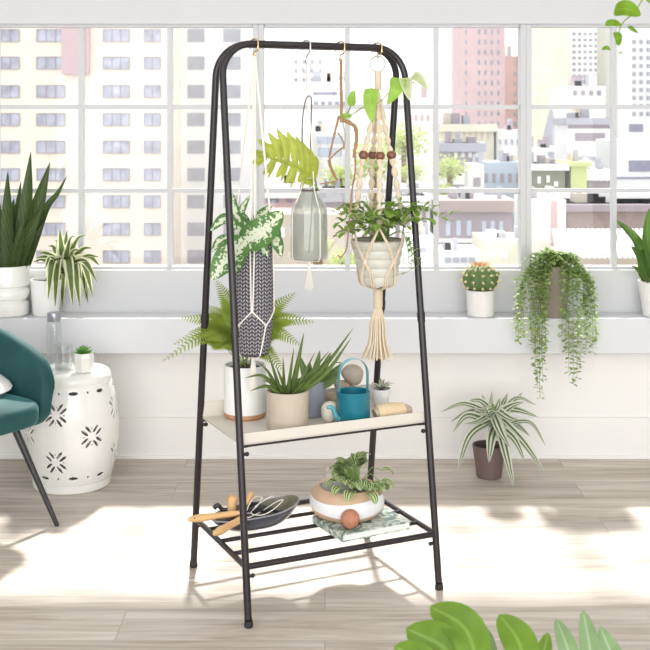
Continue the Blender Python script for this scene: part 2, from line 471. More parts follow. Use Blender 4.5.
# added unseen fill lamps that lift the interior: behind the camera and overhead
for (nm, x, y, z, rx, sx, sy, en) in (('rear_fill_light', 0, -1.15, 1.25, 90, 5.0, 2.3, FILL), ('overhead_fill_light', -1.3, 1.6, 2.72, 0, 1.2, 1.2, CEIL_FILL), ('overhead_fill_light', 1.3, 1.6, 2.72, 0, 1.2, 1.2, CEIL_FILL)):
    l = bpy.data.lights.new(nm, 'AREA'); l.shape = 'RECTANGLE'; l.size = sx; l.size_y = sy; l.energy = en; l.color = (.985, .99, 1)
    lo_ = bpy.data.objects.new(nm, l); col.objects.link(lo_); lo_.location = (x, y, z); lo_.rotation_euler = (radians(rx), 0, 0)
# ------------------------------------------------------------------ room shell
XL, XR, YB, YF, ZC = -2.9, 2.9, 4.74, -1.2, 2.75
fl = MB(); fl.box(((XL + XR) / 2, (YB + YF) / 2, -.03), (XR - XL, YB - YF, .06)); struct('floor', fl, 'floor', smooth=False)
WZ0, WZ1 = .757, 1.770
spans = []                                             # window bays between the wide mullions
wx = lambda px, Y=4.77: (px - CX) / F * Y
edges = [wx(-275), wx(-8.5), wx(258.5), wx(525.5), wx(792.5)]
pane = (edges[1] - edges[0]) / 3
mb = MB()
mb.box(((XL + XR) / 2, 4.79, (WZ1 + ZC) / 2), (XR - XL, .1, ZC - WZ1))
mb.box(((XL + XR) / 2, 4.79, WZ0 / 2), (XR - XL, .1, WZ0))
mb.box(((XL + edges[0]) / 2, 4.79, (WZ0 + WZ1) / 2), (edges[0] - XL, .1, WZ1 - WZ0))
mb.box(((XR + edges[-1]) / 2, 4.79, (WZ0 + WZ1) / 2), (XR - edges[-1], .1, WZ1 - WZ0))
struct('wall_back', mb, 'wall_white', smooth=False)
# panelled lower wall, its ledge on top
mb = MB(); mb.box(((XL + XR) / 2, 4.715, .29), (XR - XL, .05, .58)); struct('trim_1', mb, 'wall_panel', smooth=False)
mb = MB(); mb.box(((XL + XR) / 2, 4.66, .515), (XR - XL, .16, .141)); struct('trim_2', mb, 'sill_white', bevel=.004)
mb = MB(); mb.box(((XL + XR) / 2, 4.6835, .083), (XR - XL, .013, .166)); mb.box(((XL + XR) / 2, 4.679, .008), (XR - XL, .022, .016))
struct('baseboard_back', mb, 'wall_panel', bevel=.003)
mb = MB(); mb.box((XL - .05, (YB + YF) / 2, ZC / 2), (.1, YB - YF, ZC)); struct('wall_left', mb, 'wall_white', smooth=False)
mb = MB(); mb.box((XR + .05, (YB + YF) / 2, ZC / 2), (.1, YB - YF, ZC)); struct('wall_right', mb, 'wall_white', smooth=False)
mb = MB(); mb.box(((XL + XR) / 2, (YB + YF) / 2, ZC + .05), (XR - XL + .2, YB - YF + .2, .1)); struct('ceiling', mb, 'ceiling_white', smooth=False)
for i in range(4):
    x0, x1 = edges[i], edges[i + 1]
    root = bpy.data.objects.new('window_%d' % (i + 1), None); col.objects.link(root); root.location = ((x0 + x1) / 2, 4.79, WZ0); root['kind'] = 'structure'
    fr = MB(); h = WZ1 - WZ0; zc = (WZ0 + WZ1) / 2
    for x, s_ in ((x0, 1), (x1, -1)): fr.box((x + s_ * .0115, 4.79, zc), (.023, .07, h))
    mk('window_frame', fr, 'frame_white', root, bevel=.002)
    ra = MB(); ra.box(((x0 + x1) / 2, 4.79, WZ0 + .006), (x1 - x0 - .05, .05, .012)); ra.box(((x0 + x1) / 2, 4.79, WZ1 - .006), (x1 - x0 - .05, .05, .012))
    mk('window_rail', ra, 'frame_white', root)
    mu = MB()
    for k in (1, 2): mu.box((x0 + (x1 - x0) * k / 3, 4.79, zc), (.021, .03, h - .024))
    for yy in (107, 190.5): mu.box(((x0 + x1) / 2, 4.788, CH - (yy - HY) / F * 4.788), (x1 - x0 - .046, .020, .018))
    mk('muntin', mu, 'frame_white', root)
    gl = MB(); gl.box(((x0 + x1) / 2, 4.805, zc), (x1 - x0 - .046, .004, h - .024)); mk('glass', gl, 'window_glass', root, smooth=False)

# ------------------------------------------------------------------ the plant rack
RC = V((-.035, 3.459, 0)); RA = math.atan2(.423, .906)
RU = V((cos(RA), sin(RA), 0)); RV = V((-sin(RA), cos(RA), 0))
def rl(u, v, z): return RC + RU * u + RV * v + V((0, 0, z))
rack = thing('plant_rack', 'tall black metal A-frame garment rack holding hanging planters and two shelves', 'rack', RC)
HW, HD, TOPZ, TR = .2985, .233, 1.595, .0104
def vz(z): return .0165 + (HD - .0165) * (1 - z / TOPZ)
for sg, nm in ((-1, 'front'), (1, 'rear')):
    mb = MB(); R = .095; pts = []
    for z in (.02, .4, .8, 1.2, TOPZ - R): pts.append(rl(-HW, sg * vz(z), z))
    for k in range(1, 9):
        a = pi / 2 * k / 8; z = TOPZ - R + R * sin(a); pts.append(rl(-HW + R - R * cos(a), sg * vz(z), z))
    for k in range(1, 6): pts.append(rl(-HW + R + (2 * HW - 2 * R) * k / 6, sg * vz(TOPZ), TOPZ))
    for k in range(0, 9):
        a = pi / 2 * (1 - k / 8); z = TOPZ - R + R * sin(a); pts.append(rl(HW - R + R * cos(a), sg * vz(z), z))
    for z in (1.2, .8, .4, .02): pts.append(rl(HW, sg * vz(z), z))
    mk('frame', mb.tube(pts, TR, 14), 'black_metal', rack)
    for ux in (-HW, HW):
        mb = MB(); b0 = rl(ux, sg * vz(0), 0)
        mb.lathe([(.011, 0), (.0125, .003), (.0125, .009), (.0112, .012), (.0112, .018)], b0, 20); mk('foot', mb, 'rubber', rack)
        mb = MB(); jz = .78
        mb.tube([rl(ux, sg * vz(jz - .014), jz - .014), rl(ux, sg * vz(jz + .014), jz + .014)], .0122, 14); mk('sleeve', mb, 'black_metal', rack)
    for z_ in (.47, .15):
        for ux in (-HW, HW):
            mb = MB(); s2 = -1 if ux > 0 else 1
            p = rl(ux, sg * vz(z_ - .02), z_ - .02)
            mb.tube([p, p + RU * s2 * .018], .005, 8); mb.ball(p + RU * s2 * .019, .0065, 8, 6); mk('bolt', mb, 'black_metal', rack)
# bottom shelf of rods
BZ = .155
for k in range(5):
    v = -vz(BZ) + 2 * vz(BZ) * k / 4
    mb = MB(); mb.tube([rl(-HW, v, BZ), rl(HW, v, BZ)], .0085 if k in (0, 4) else .0062, 10); mk('shelf_rod', mb, 'black_metal', rack)
for ux in (-HW, HW):
    mb = MB(); mb.tube([rl(ux, -vz(BZ), BZ), rl(ux, vz(BZ), BZ)], .0082, 10); mk('side_rod', mb, 'black_metal', rack)
# tray shelf
SZ = .472; sv = vz(SZ) - .008; su = HW - .004
mb = MB(); mb.box(rl(0, 0, SZ + .002), (2 * su, 2 * sv, .004), RA)
mb.box(rl(0, -sv + .0015, SZ + .017), (2 * su, .003, .030), RA); mb.box(rl(0, sv - .0015, SZ + .026), (2 * su, .003, .048), RA)
mb.box(rl(-su + .0015, 0, SZ + .005), (.003, 2 * sv, .006), RA); mb.box(rl(su - .0015, 0, SZ + .005), (.003, 2 * sv, .006), RA)
mk('tray', mb, 'tray_beige', rack, smooth=False)
mb = MB()
for s_ in (-1, 1): mb.beam(rl(-HW, s_ * (sv - .004), SZ - .004), rl(HW, s_ * (sv - .004), SZ - .004), .008, .005)
for s_ in (-1, 1):
    for t_ in (-1, 1): mb.beam(rl(s_ * HW, t_ * (sv - .002), SZ - .004), rl(s_ * (HW - .03), t_ * (sv - .01), SZ - .004), .014, .007)
mk('tray_bracket', mb, 'black_metal', rack)
ST = SZ + .004                                          # the tray's surface
BT = BZ + .0085                                         # top of the rods

def potlathe(h, rb, rt, th=.004, lip=0, rnd_=.004):
    """closed shell of a round pot: outside up, over the rim, inside down"""
    return [(0, 0), (rb - rnd_, 0), (rb, rnd_), (rb + (rt - rb) * .5, h * .5), (rt + lip, h - .003), (rt + lip - .001, h), (rt - th, h), (rt - th - .001, h - .003), (rt - th - .002, h - .014), (0, h - .014)]
def pot(root, base, h, rb, rt, m, seg=48, **k):
    o = mk('pot', MB().lathe(potlathe(h, rb, rt, **k), base, seg), m, root)
    so_ = MB(); so_.lathe([(rt - .006, h - .014), (rt * .5, h - .006), (0, h - .005)], base, 24); mk('soil', so_, 'soil', root)
    return o

# ------------------------------------------------------------------ things on the tray
# fern
b = at(245, 121 + (CH - ST) * F / 3.49, 3.49); b.z = ST
r = thing('potted_fern', 'leafy green fern in a tall white pot with a wooden base on the tray', 'plant', b)
H = .158
mk('base', MB().lathe([(0, 0), (.058, 0), (.0625, .006), (.0625, .016), (0, .016)], b, 40), 'light_wood', r)
mk('pot', MB().lathe([(0, .016), (.0625, .016), (.0638, .025), (.0638, H - .003), (.0625, H), (.059, H), (.058, H - .014), (0, H - .014)], b, 48), 'white_matte', r)
mk('soil', MB().lathe([(.058, H - .014), (.03, H - .005), (0, H - .004)], b, 24), 'soil', r)
def frond(mb, pts, W, n=30, m_stem=None):
    P = curve(pts, 40); L_ = len(P) - 1
    mb.tube(P, [.0016 * (1 - .7 * i / L_) for i in range(L_ + 1)], 5)
    for k in range(n):
        t = .30 + .70 * k / n; i = t * L_; i0 = int(i); p = P[i0].lerp(P[min(L_, i0 + 1)], i - i0)
        d = (P[min(L_, i0 + 1)] - P[max(0, i0 - 1)]).normalized()
        up = V((0, -.55, .8)); sd = d.cross(up).normalized(); nn = sd.cross(d).normalized()
        wl = W * 1.0 * max(0, sin(pi * (.06 + t * .93))) ** .62 * (1.12 - .45 * t)
        if wl < .003: continue
        for sgn in (-1, 1):
            q = p; dd = (sd * sgn * .93 + d * .38).normalized(); pp = [q + dd * wl * j / 4 + d * wl * .10 * (j / 4) ** 2 - nn * wl * .16 * (j / 4) ** 2 for j in range(5)]
            mb.path_leaf(pp, min(.010, wl * .27), up=nn, prof='strap', fold=.1)
mb = MB(); c = b + V((0, 0, H - .01))
FY = b.y
for (px, py, dy, ht, W) in [(161, 362, -.06, .33, .030), (180, 318, .0, .25, .034), (216, 280, .05, .2, .032), (172, 345, -.10, .3, .030), (301, 345, -.03, .3, .034), (315, 322, .03, .3, .036), (296, 292, .08, .2, .034),
                           (196, 340, -.12, .2, .034), (238, 300, .1, .1, .03), (205, 305, .09, .2, .035), (285, 372, -.09, .2, .03), (275, 318, .12, .15, .03), (212, 350, -.11, .15, .03), (188, 332, .09, .3, .03)]:
    tip = at(px, py, FY + dy); mid = c.lerp(tip, .5) + V((0, 0, .07 * ht / .2 * .6 + .015))
    frond(mb, [c + V((U(-.02, .02), U(-.02, .02), 0)), c.lerp(mid, .55) + V((0, 0, .02)), mid, tip], W * 1.4, 24)
mk('foliage', mb, 'fern', r, auto=0)

# aloe in a tan pot
b = at(287.5, 430, 3.355); b.z = ST
r = thing('potted_aloe', 'spiky green aloe in a sandy concrete pot at the front of the tray', 'plant', b)
pot(r, b, .112, .0605, .0625, 'concrete_tan', th=.006)
mb = MB(); c = b + V((0, 0, .102))
for (x0, px, py, dy, W, bend) in [(-.015, 244, 378, -.05, .017, .03), (-.012, 250, 391, -.07, .017, .02), (.02, 354, 327, .03, .019, -.02), (.02, 352, 337, -.02, .02, -.03), (.012, 304, 332, .03, .022, 0), (.0, 294, 347, -.01, .014, 0), (-.01, 283, 357, .0, .013, .01), (-.02, 268, 352, .03, .014, .0),
                                 (.02, 315, 352, .03, .013, 0), (-.025, 258, 362, .02, .015, .015), (0, 276, 366, -.03, .014, 0), (.01, 318, 372, -.04, .016, -.01), (.0, 330, 350, .05, .016, -.01), (-.02, 262, 380, -.06, .014, .012), (-.01, 273, 380, -.06, .014, .01), (.012, 306, 380, -.06, .015, 0), (.0, 290, 372, -.05, .014, 0), (0, 300, 362, .02, .014, 0), (-.01, 285, 378, -.05, .012, .0)]:
    s0 = c + V((x0, dy * .3, 0)); tip = at(px, py, b.y + dy); mid = s0.lerp(tip, .5) + V((0, 0, bend))
    mb.path_leaf(curve([s0, mid, tip], 10), W * .95, up=V((0, -1, .35)), prof='taper', fold=-.5)
    mb.path_leaf(curve([s0 + V((0, .003, 0)), mid + V((0, .003, 0)), tip], 10), W * .82, up=V((0, 1, .35)), prof='taper', fold=-.35)
mk('foliage', mb, 'aloe', r, auto=0)

# gasteria in a blue grey pot
b = at(311, 414, 3.50); b.z = ST
r = thing('potted_gasteria', 'thick-leaved succulent in a tapered blue-grey pot behind the sandy pot', 'plant', b)
pot(r, b, .108, .036, .047, 'pot_grey_blue')
mb = MB(); c = b + V((0, 0, .098))
for (px, py, dy, W, bend) in [(343, 363, -.01, .03, .0), (341, 372, -.05, .03, -.003), (331, 352, .03, .026, 0), (300, 356, .02, .024, .0), (320, 350, .0, .022, 0), (310, 362, .04, .02, 0)]:
    tip = at(px, py, b.y + dy); mid = c.lerp(tip, .55) + V((0, 0, -.012 + bend))
    mb.path_leaf(curve([c, mid, tip], 12), W, up=V((0, -1, .3)), prof='lance', fold=-.4)
    mb.path_leaf(curve([c, mid, tip], 12), W, up=V((0, 1, .3)), prof='lance', fold=-.3)
mb.tube(curve([c, at(330, 366, 3.50), at(337, 362.5, 3.49), at(344, 363.5, 3.47)], 16), .0015, 6)
mk('foliage', mb, 'gasteria', r, auto=0)

# stones
def stone(px, py, Y, rr, m, label, rot=0, name='stone', grp='smooth stones piled on the tray', z=None):
    p = at(px, py, Y)
    if z is not None: p.z = z
    sd = rnd.random() * 9
    fn = lambda q: 1 + .07 * sin(3 * q.x + sd) * cos(2 * q.y + sd) + .04 * sin(5 * q.z + sd)
    o = mk(name, MB().ball(p, rr, 24, 16, M=Matrix.Rotation(rot, 3, 'Y'), fn=fn), m, loc=p)
    tag(o, label, 'stone', grp); return o
stone(350, 397, 3.60, (.037, .032, .035), 'stone_tan', 'brown stone half hidden behind the watering can, under the others', z=ST + .034)
stone(334, 398, 3.585, (.026, .026, .026), 'stone_tan', 'mottled brown stone beside the can body, lowest at the spout side', .3, z=ST + .0255)
stone(342, 385, 3.60, (.026, .026, .0175), 'stone_tan', 'small flat tan stone under the biggest stone', .2, z=.5445)
stone(352, 375, 3.605, (.036, .032, .031), 'stone_grey', 'biggest round stone seen through the watering can handle, topmost of its pile', .5, z=.5775)
stone(330, 414, 3.425, (.027, .024, .032), 'stone_cream', 'pale cream egg-shaped stone behind the watering can spout', z=ST + .031, grp=None)

# watering can
b = V((.0835, 3.405, ST)); cr_ = .0495
r = thing('watering_can', 'teal metal watering can with a tall strap handle', 'watering can', b)
mk('body', MB().lathe([(0, 0), (cr_ - .002, 0), (cr_, .003), (cr_, .093), (cr_ + .001, .096), (cr_ - .0005, .098), (cr_ - .003, .097), (cr_ - .0035, .09), (cr_ - .0045, .004), (0, .004)], b, 56), 'teal_can', r)
hd = MB(); ax = V((cos(.35), sin(.35) * 1, 0)); pts = [b + V((0, 0, .07)) - ax * .0455]
hr = .0455
pl = [(-hr, .06), (-hr, .11)] + [(-hr * cos(pi * k / 16), .145 + .048 * sin(pi * k / 16)) for k in range(17)] + [(hr, .11), (hr, .06)]
P = [b + ax * x + V((0, 0, z)) for x, z in pl]
bx = V((-ax.y, ax.x, 0)); vs = []; fs = []
for i, p in enumerate(P):
    d = (P[min(i + 1, len(P) - 1)] - P[max(i - 1, 0)]).normalized(); n_ = d.cross(bx)
    vs += [p + bx * .009 + n_ * .0008, p - bx * .009 + n_ * .0008, p - bx * .009 - n_ * .0008, p + bx * .009 - n_ * .0008]
for i in range(len(P) - 1):
    for k in range(4): fs.append((i * 4 + k, i * 4 + (k + 1) % 4, i * 4 + 4 + (k + 1) % 4, i * 4 + 4 + k))
hd.add(vs, fs); mk('handle', hd, 'teal_light', r)
sp_ = MB(); P = curve([b + V((-.042, -.026, .02)), b + V((-.053, -.032, .032)), b + V((-.058, -.034, .048)), b + V((-.066, -.037, .058)), b + V((-.078, -.04, .058))], 20)
sp_.tube(P, [.0085 - .0032 * i / (len(P) - 1) for i in range(len(P))], 12); mk('spout', sp_, 'teal_light', r)
mk('spout_opening', MB().ball(P[-1], (.0008, .0036, .0036), 10, 8), 'dark_inside', r)

# small succulent behind the can
b = at(381, 404, 3.63); b.z = ST
r = thing('small_air_plant_pot', 'small rosette plant in a pale round pot behind the twine', 'plant', b)
pot(r, b, .052, .024, .031, 'white_speckle')
mb = MB(); c = b + V((0, 0, .046))
for k in range(15):
    mb.blade(c, k * 2.4 + .3, U(.35, 1.0), U(.035, .052), .013, U(.6, 1.3), 7, 'lance', .3)
mk('foliage', mb, 'tillandsia', r, auto=0)

# twine
b = V((.205, 3.445, ST)); r = thing('twine_spool', 'cream jute twine wound on a tapered wooden spool lying on the tray', 'spool', b)
ax = RU.copy(); c0 = b + V((0, 0, .0265))
prof = []; n = 60
for i in range(n + 1):
    t = i / n; rr = .0225 + .0035 * sin(pi * t) + (.0012 * abs(sin(t * pi * 14)))
    prof.append((rr, t))
mb = MB(); mb.tube([c0 + ax * (-.058 + .09 * i / n) for i in range(n + 1)], [p[0] for p in prof], 24); mk('twine', mb, 'twine', r)
mb = MB(); mb.tube([c0 - ax * .064 - V((0,0,.002)), c0 - ax * .057, c0 + ax * .033, c0 + ax * .045 - V((0, 0, .004)), c0 + ax * .056 - V((0, 0, .006))], [.015, .019, .02, .0195, .015], 20); mk('cone', mb, 'spool_wood', r)

# ------------------------------------------------------------------ things on the bottom rods
bc = V((.108, 3.437, BT)); br_ = RA + .06
r = thing('book', 'thin green-covered book lying under the planted bowl', 'book', bc)
mk('pages', MB().box(bc + V((0, 0, .0105)), (.226, .178, .017), br_), 'paper', r, smooth=False)
mb = MB(); mb.box(bc + V((0, 0, .0205)), (.232, .184, .003), br_); mb.box(bc + V((0, 0, .0008)), (.232, .184, .0016), br_)
mb.box(bc + Matrix.Rotation(br_, 3, 'Z') @ V((-.1155, 0, .011)), (.003, .184, .020), br_)
mk('cover', mb, 'book_cover', r, smooth=False)
KT = BT + .022
b = V((.066, 3.478, KT))
r = thing('planted_bowl', 'low round tan bowl with a wavy white band and striped-leaf plant', 'plant', b)
def wave(a): return .0035 * sin(2 * a + .6)
seg = 72
def bowl_ring(z): 
    t = z / .09; return .112 * (1 - abs((t - .48) / .62) ** 2.6 * .42) 
def bandmesh(z0f, z1f, off=0, n=8):
    mb = MB(); vs = []; fs = []
    for i in range(n + 1):
        for k in range(seg):
            a = 2 * pi * k / seg; z = z0f(a) + (z1f(a) - z0f(a)) * i / n; rr = bowl_ring(z) + off
            vs.append(b + V((rr * cos(a), rr * sin(a), z)))
    for i in range(n):
        for k in range(seg): l = (k + 1) % seg; fs.append((i * seg + k, i * seg + l, (i + 1) * seg + l, (i + 1) * seg + k))
    mb.add(vs, fs); return mb
lo = lambda a: .024 + .007 * sin(a * 2 + 1.2); hi = lambda a: .064 + .005 * sin(a * 2 + 2.6)
body = MB(); prof = [(0, 0), (.07, 0)] + [(bowl_ring(z), z) for z in [.003 + .081 * k / 20 for k in range(21)]] + [(bowl_ring(.084) - .005, .088), (bowl_ring(.084) - .011, .086), (bowl_ring(.084) - .013, .07), (0, .068)]
body.lathe(prof, b, seg); mk('bowl', body, 'bowl_tan', r)
mk('glaze_band', bandmesh(lo, hi, .0012), 'bowl_glaze', r)
ins = MB(); ins.lathe([(bowl_ring(.084) - .0125, .0855), (bowl_ring(.084) - .016, .080), (.05, .078), (0, .079)], b, 48); mk('moss', ins, 'bowl_inside', r)
mb = MB(); st = MB(); c = b + V((.028, -.005, .082))
for k in range(78):
    az = k * 2.4; el = .05 + 1.4 * ((k * .618) % 1); d = U(.060, .090)
    p = c + V((cos(az) * cos(el) * d, sin(az) * cos(el) * d * .9, max(.010, sin(el) * d * .98)))
    st.tube([c + V((U(-.012, .012), U(-.012, .012), 0)), c.lerp(p, .6) + V((0, 0, .012)), p], .0013, 5)
    mb.blade(p - V((cos(az), sin(az), 0)) * .012, az + U(-.4, .4), el * .45 + .15, U(.036, .046), U(.030, .038), U(1.2, 2.1), 8, 'ovate', .16)
for (dx, dy, dz, az, L_) in [(-.015, -.085, .012, -1.9, .045), (.034, -.088, .008, -1.1, .05), (-.045, -.07, .02, -2.3, .04), (.07, -.04, .03, -.3, .05), (.08, 0, .05, .2, .04), (-.055, -.04, .03, -2.8, .045)]:
    p = c + V((dx, dy, dz)); st.tube([c, c.lerp(p, .6) + V((0, 0, .03)), p], .0013, 5)
    mb.blade(p, az, .1, L_, .036, 1.9, 8, 'ovate', .18)
mk('foliage', mb, 'melon', r, auto=0); mk('stems', st, 'stem_green', r)
p = V((.073, 3.352, KT + .0275)); o = mk('clay_ball', MB().ball(p, .0275, 28, 18, fn=lambda q: 1 + .015 * sin(6 * q.x + 2) * sin(5 * q.z)), 'terracotta', loc=p)
tag(o, 'reddish-brown clay ball on the book in front of the bowl', 'ball')

# boat-shaped dish with garden tools
dc = V((-.205, 3.42, BT)); DA = RA - .0; du = V((cos(DA), sin(DA), 0)); dv = V((-sin(DA), cos(DA), 0))
r = thing('oval_dish', 'dark blue boat-shaped dish with a pale rim holding garden tools', 'dish', dc)
def dish(off, m, name, inner=False):
    mb = MB(); vs = []; fs = []; A = 56; Rr = 10
    for i in range(Rr + 1):
        t = i / Rr
        for k in range(A):
            a = 2 * pi * k / A; ca = cos(a); sa = sin(a)
            x = (.138 - off) * (abs(ca) ** .8) * (1 if ca > 0 else -1); y = (.060 - off) * (abs(sa) ** .95) * (1 if sa > 0 else -1)
            lift = .016 * (ca > 0) * ca ** 2 + .006 * (sa > 0) * sa + .004
            s_ = t ** .65
            z = (.044 + lift + .006 * ca) * t ** 2.4 + (.0035 if inner else 0)
            vs.append(dc + du * x * s_ + dv * y * s_ + V((0, 0, z)))
    for i in range(Rr):
        for k in range(A): l = (k + 1) % A; fs.append((i * A + k, i * A + l, (i + 1) * A + l, (i + 1) * A + k))
    mb.add(vs, fs); rim = [vs[Rr * A + k] for k in range(A)]
    return mk(name, mb, m, r), rim
o1, rim1 = dish(0, 'slate_dish', 'outer_shell'); o2, rim2 = dish(.0035, 'dish_inside', 'inner_glaze', True)
mk('rim', MB().tube([(a + b_) / 2 for a, b_ in zip(rim1, rim2)], .0024, 8, closed=True), 'dish_rim', r)
def dl(x, y, z): return dc + du * x + dv * y + V((0, 0, z))
def handle(mb, a, b_, r0=.0105):
    P = [a.lerp(b_, t) for t in [k / 14 for k in range(15)]]
    R_ = [r0 * q for q in (.45, .82, 1, 1.05, 1.03, .98, .92, .88, .86, .86, .88, .9, .86, .76, .6)]
    mb.tube(P, R_, 14); return mb
g = 'garden tools in the boat-shaped dish'
# trowel
t = thing('garden_trowel', 'garden trowel whose pale wooden handle points furthest out past the rear leg', 'trowel', dl(-.15, -.01, .05), g)
a, e = at(188, 519.5, 3.33), at(240, 513, 3.37)
mk('handle', handle(MB(), a, e), 'beech', t)
d = (e - a).normalized(); mk('ferrule', MB().tube([e - d * .004, e + d * .02], [.008, .006], 12), 'ferrule', t)
hp = MB(); q = a + d * .02 - V((0, .0075, -.0035)); hp.tube([q, q - V((0, .003, -.001))], .0022, 8); mk('hanging_hole', hp, 'dark_inside', t)
bl = MB(); P = [e + d * .018 + d * .10 * k / 10 - V((0, 0, .012 * k / 10)) for k in range(11)]; bl.path_leaf(P, .042, up=V((0, 0, 1)), prof='lobe', fold=.3)
mk('blade', bl, 'tool_steel', t, solid=.0015)
# cultivator
t = thing('hand_fork', 'garden hand fork whose wooden handle slants down over the front of the dish', 'garden fork', dl(-.12, -.05, .05), g)
a, e = at(214, 534, 3.24), at(246, 516.5, 3.37)
mk('handle', handle(MB(), a, e, .0115), 'beech', t); d = (e - a).normalized()
mk('ferrule', MB().tube([e - d * .004, e + d * .018], [.008, .006], 12), 'ferrule', t)
tn = MB()
for s_ in (-1, 0, 1): tn.tube(curve([e + d * .016, e + d * .035 + dv * s_ * .014, e + d * .08 + dv * s_ * .016 - V((0, 0, .014)), e + d * .10 + dv * s_ * .016 - V((0, 0, .022))], 12), .0024, 8)
mk('tines', tn, 'tool_steel', t)
# wooden peg, brush
t = thing('garden_dibber', 'short fat wooden tool handle standing up in the dish behind the front leg', 'garden tool', dl(-.09, .02, .05), g)
mk('handle', handle(MB(), at(233, 495, 3.44), at(231, 514, 3.42), .016), 'beech', t)
mk('ferrule', MB().tube([at(231, 513, 3.42), at(230, 519, 3.42)], .009, 12), 'ferrule', t)
t = thing('pruning_knife', 'slim wooden handle with a rounded knob tilting out of the dish', 'garden tool', dl(-.03, .02, .05), g)
mk('handle', handle(MB(), at(252, 491.5, 3.46), at(243, 512, 3.44), .0095), 'beech', t)
mk('blade', MB().beam(at(243, 511, 3.44), at(236, 520, 3.43), .012, .002), 'tool_steel', t)
t = mk('cultivator_head', MB().tube(curve([at(214, 508, 3.42), at(218, 505, 3.42), at(222, 509, 3.42), at(230, 510, 3.42), at(238, 515, 3.42)], 20), [.004 + .003 * (1 - i / 20) for i in range(21)], 10), 'tool_steel', loc=at(226, 510, 3.42))
tag(t, 'small black curved metal tool end poking out behind the longest handle', 'garden tool', g)
t = thing('garden_shears', 'dark garden shears lying in the wide end of the dish', 'shears', dl(.02, .02, .03), g)
sh = MB()
for (pts) in ([dl(-.06, .005, .035), dl(-.03, .03, .055), dl(0, .035, .060), dl(.02, .02, .05)], [dl(-.06, .0, .035), dl(-.02, .01, .048), dl(.02, .014, .050), dl(.05, .02, .040)]): sh.tube(curve(pts, 20), .0055, 10)
sh.tube(arc(dl(.005, .022, .052), .016, 0, 2 * pi, du, V((0, 0, 1)) * .7 + dv * .5, 20), .005, 8)
mk('grip', sh, 'tool_steel', t)
mk('blade', MB().beam(dl(.03, .012, .046), dl(.10, .0, .033), .016, .002), 'tool_steel', t)
cd = MB()
cd.tube(curve([at(245, 516, 3.38), at(249, 505, 3.37), at(255, 497, 3.40), at(262, 497.5, 3.42), at(258, 505, 3.39), at(251, 513, 3.36), at(262, 515, 3.36), at(274, 509, 3.38), at(283, 500, 3.42), at(276, 502, 3.42), at(262, 511, 3.38), at(250, 517, 3.36), at(243, 518.5, 3.35)], 80), .0014, 8)
cd.tube(curve([at(247, 515, 3.40), at(256, 506, 3.40), at(270, 497, 3.43), at(274, 496.5, 3.43)], 24), .0014, 8)
o = mk('cord_loop', cd, 'cord_white', loc=at(255, 508, 3.39)); tag(o, 'loop of white cord over the dark shears in the dish', 'cord')
# ------------------------------------------------------------------ hooks on the top bar
def bar_at(px):
    k = (px - CX) / F
    u = (k * RC.y - RC.x) / (RU.x - k * RU.y)
    return rl(u, 0, TOPZ)
hook_group = None
def s_hook(px, m, label, L=.05, name='hook'):
    p = bar_at(px)
    top = [p + RV * .0245 * cos(a) + V((0, 0, .013 * sin(a) + .000)) for a in [pi * k / 10 - .0 for k in range(11)]]
    # over both tubes, down in front, up into a small eye
    P = [p + RV * .0315 + V((0, 0, -.012))] + [p + RV * (.0315 * cos(pi * k / 10)) + V((0, 0, .004 + .0115 * sin(pi * k / 10))) for k in range(11)] + [p - RV * .0315 + V((0, 0, -.014))]
    P += curve([p - RV * .022 + V((0, 0, -.022)), p - RV * .004 + V((0, 0, -L * .62)), p + V((.004, 0, -L)), p + RV * .008 + V((0, 0, -L * .8))], 12)
    o = mk(name, MB().tube(P, .0024, 8), m, loc=p); return tag(o, label, 'hook', hook_group), p + V((.002, 0, -L + .002))
_, hk1 = s_hook(254, 'gold', 'gold wire hook over the top bar carrying the woven dark planter', .035)
_, hk2 = s_hook(306, 'wire_steel', 'white wire hook over the top bar carrying the frosted bottle', .055)
_, hk3 = s_hook(340, 'gold', 'gold wire hook over the top bar carrying the bare twisted vine stem', .042)
_, hk4 = s_hook(377, 'gold', 'gold wire hook over the top bar carrying the knotted cream plant hanger', .030)

# ------------------------------------------------------------------ woven planter
c = V((hk1.x - .004, hk1.y - .004, 0)); zt, zb = 1.018, .690
r = thing('hanging_planter', 'tall dark herringbone-woven planter hanging near the rack leg, with speckled leaves', 'planter', V((c.x, c.y, zb)))
def wprof(t): return .0425 + .016 * min(1, t * 2.6) ** .6 - .003 * max(0, t - .6) / .4
mb = MB(); A = 64; n = 40; vs = []; fs = []; us = []
for i in range(n + 1):
    t = i / n
    for k in range(A): a = 2 * pi * k / A; rr = wprof(t); vs.append((c.x + rr * cos(a), c.y + rr * sin(a), zb + (zt - zb) * t))
for i in range(n):
    for k in range(A):
        l = (k + 1) % A; fs.append((i * A + k, i * A + l, (i + 1) * A + l, (i + 1) * A + k))
        us.append([(k / A, i / n), ((k + 1) / A, i / n), ((k + 1) / A, (i + 1) / n), (k / A, (i + 1) / n)])
mb.add(vs, fs, us); mb.lathe([(0, zb - .003), (.036, zb - .003), (.0425, zb)], (c.x, c.y, 0), A)
mk('pot', mb, 'knit', r, solid=.003)
mk('soil', MB().lathe([(.052, 0), (.03, .006), (0, .007)], (c.x, c.y, zt - .02), 24), 'soil', r)
mb = MB(); top = V(hk1)
def onpot(ang, z, off=.002):
    t = (z - zb) / (zt - zb); rr = wprof(max(0, min(1, t))) + off; return V((c.x + rr * cos(ang), c.y + rr * sin(ang), z))
rimA = [-pi / 2 + .0, -pi / 2 + 1.5, pi / 2, -pi / 2 - 1.5]
kn = {}
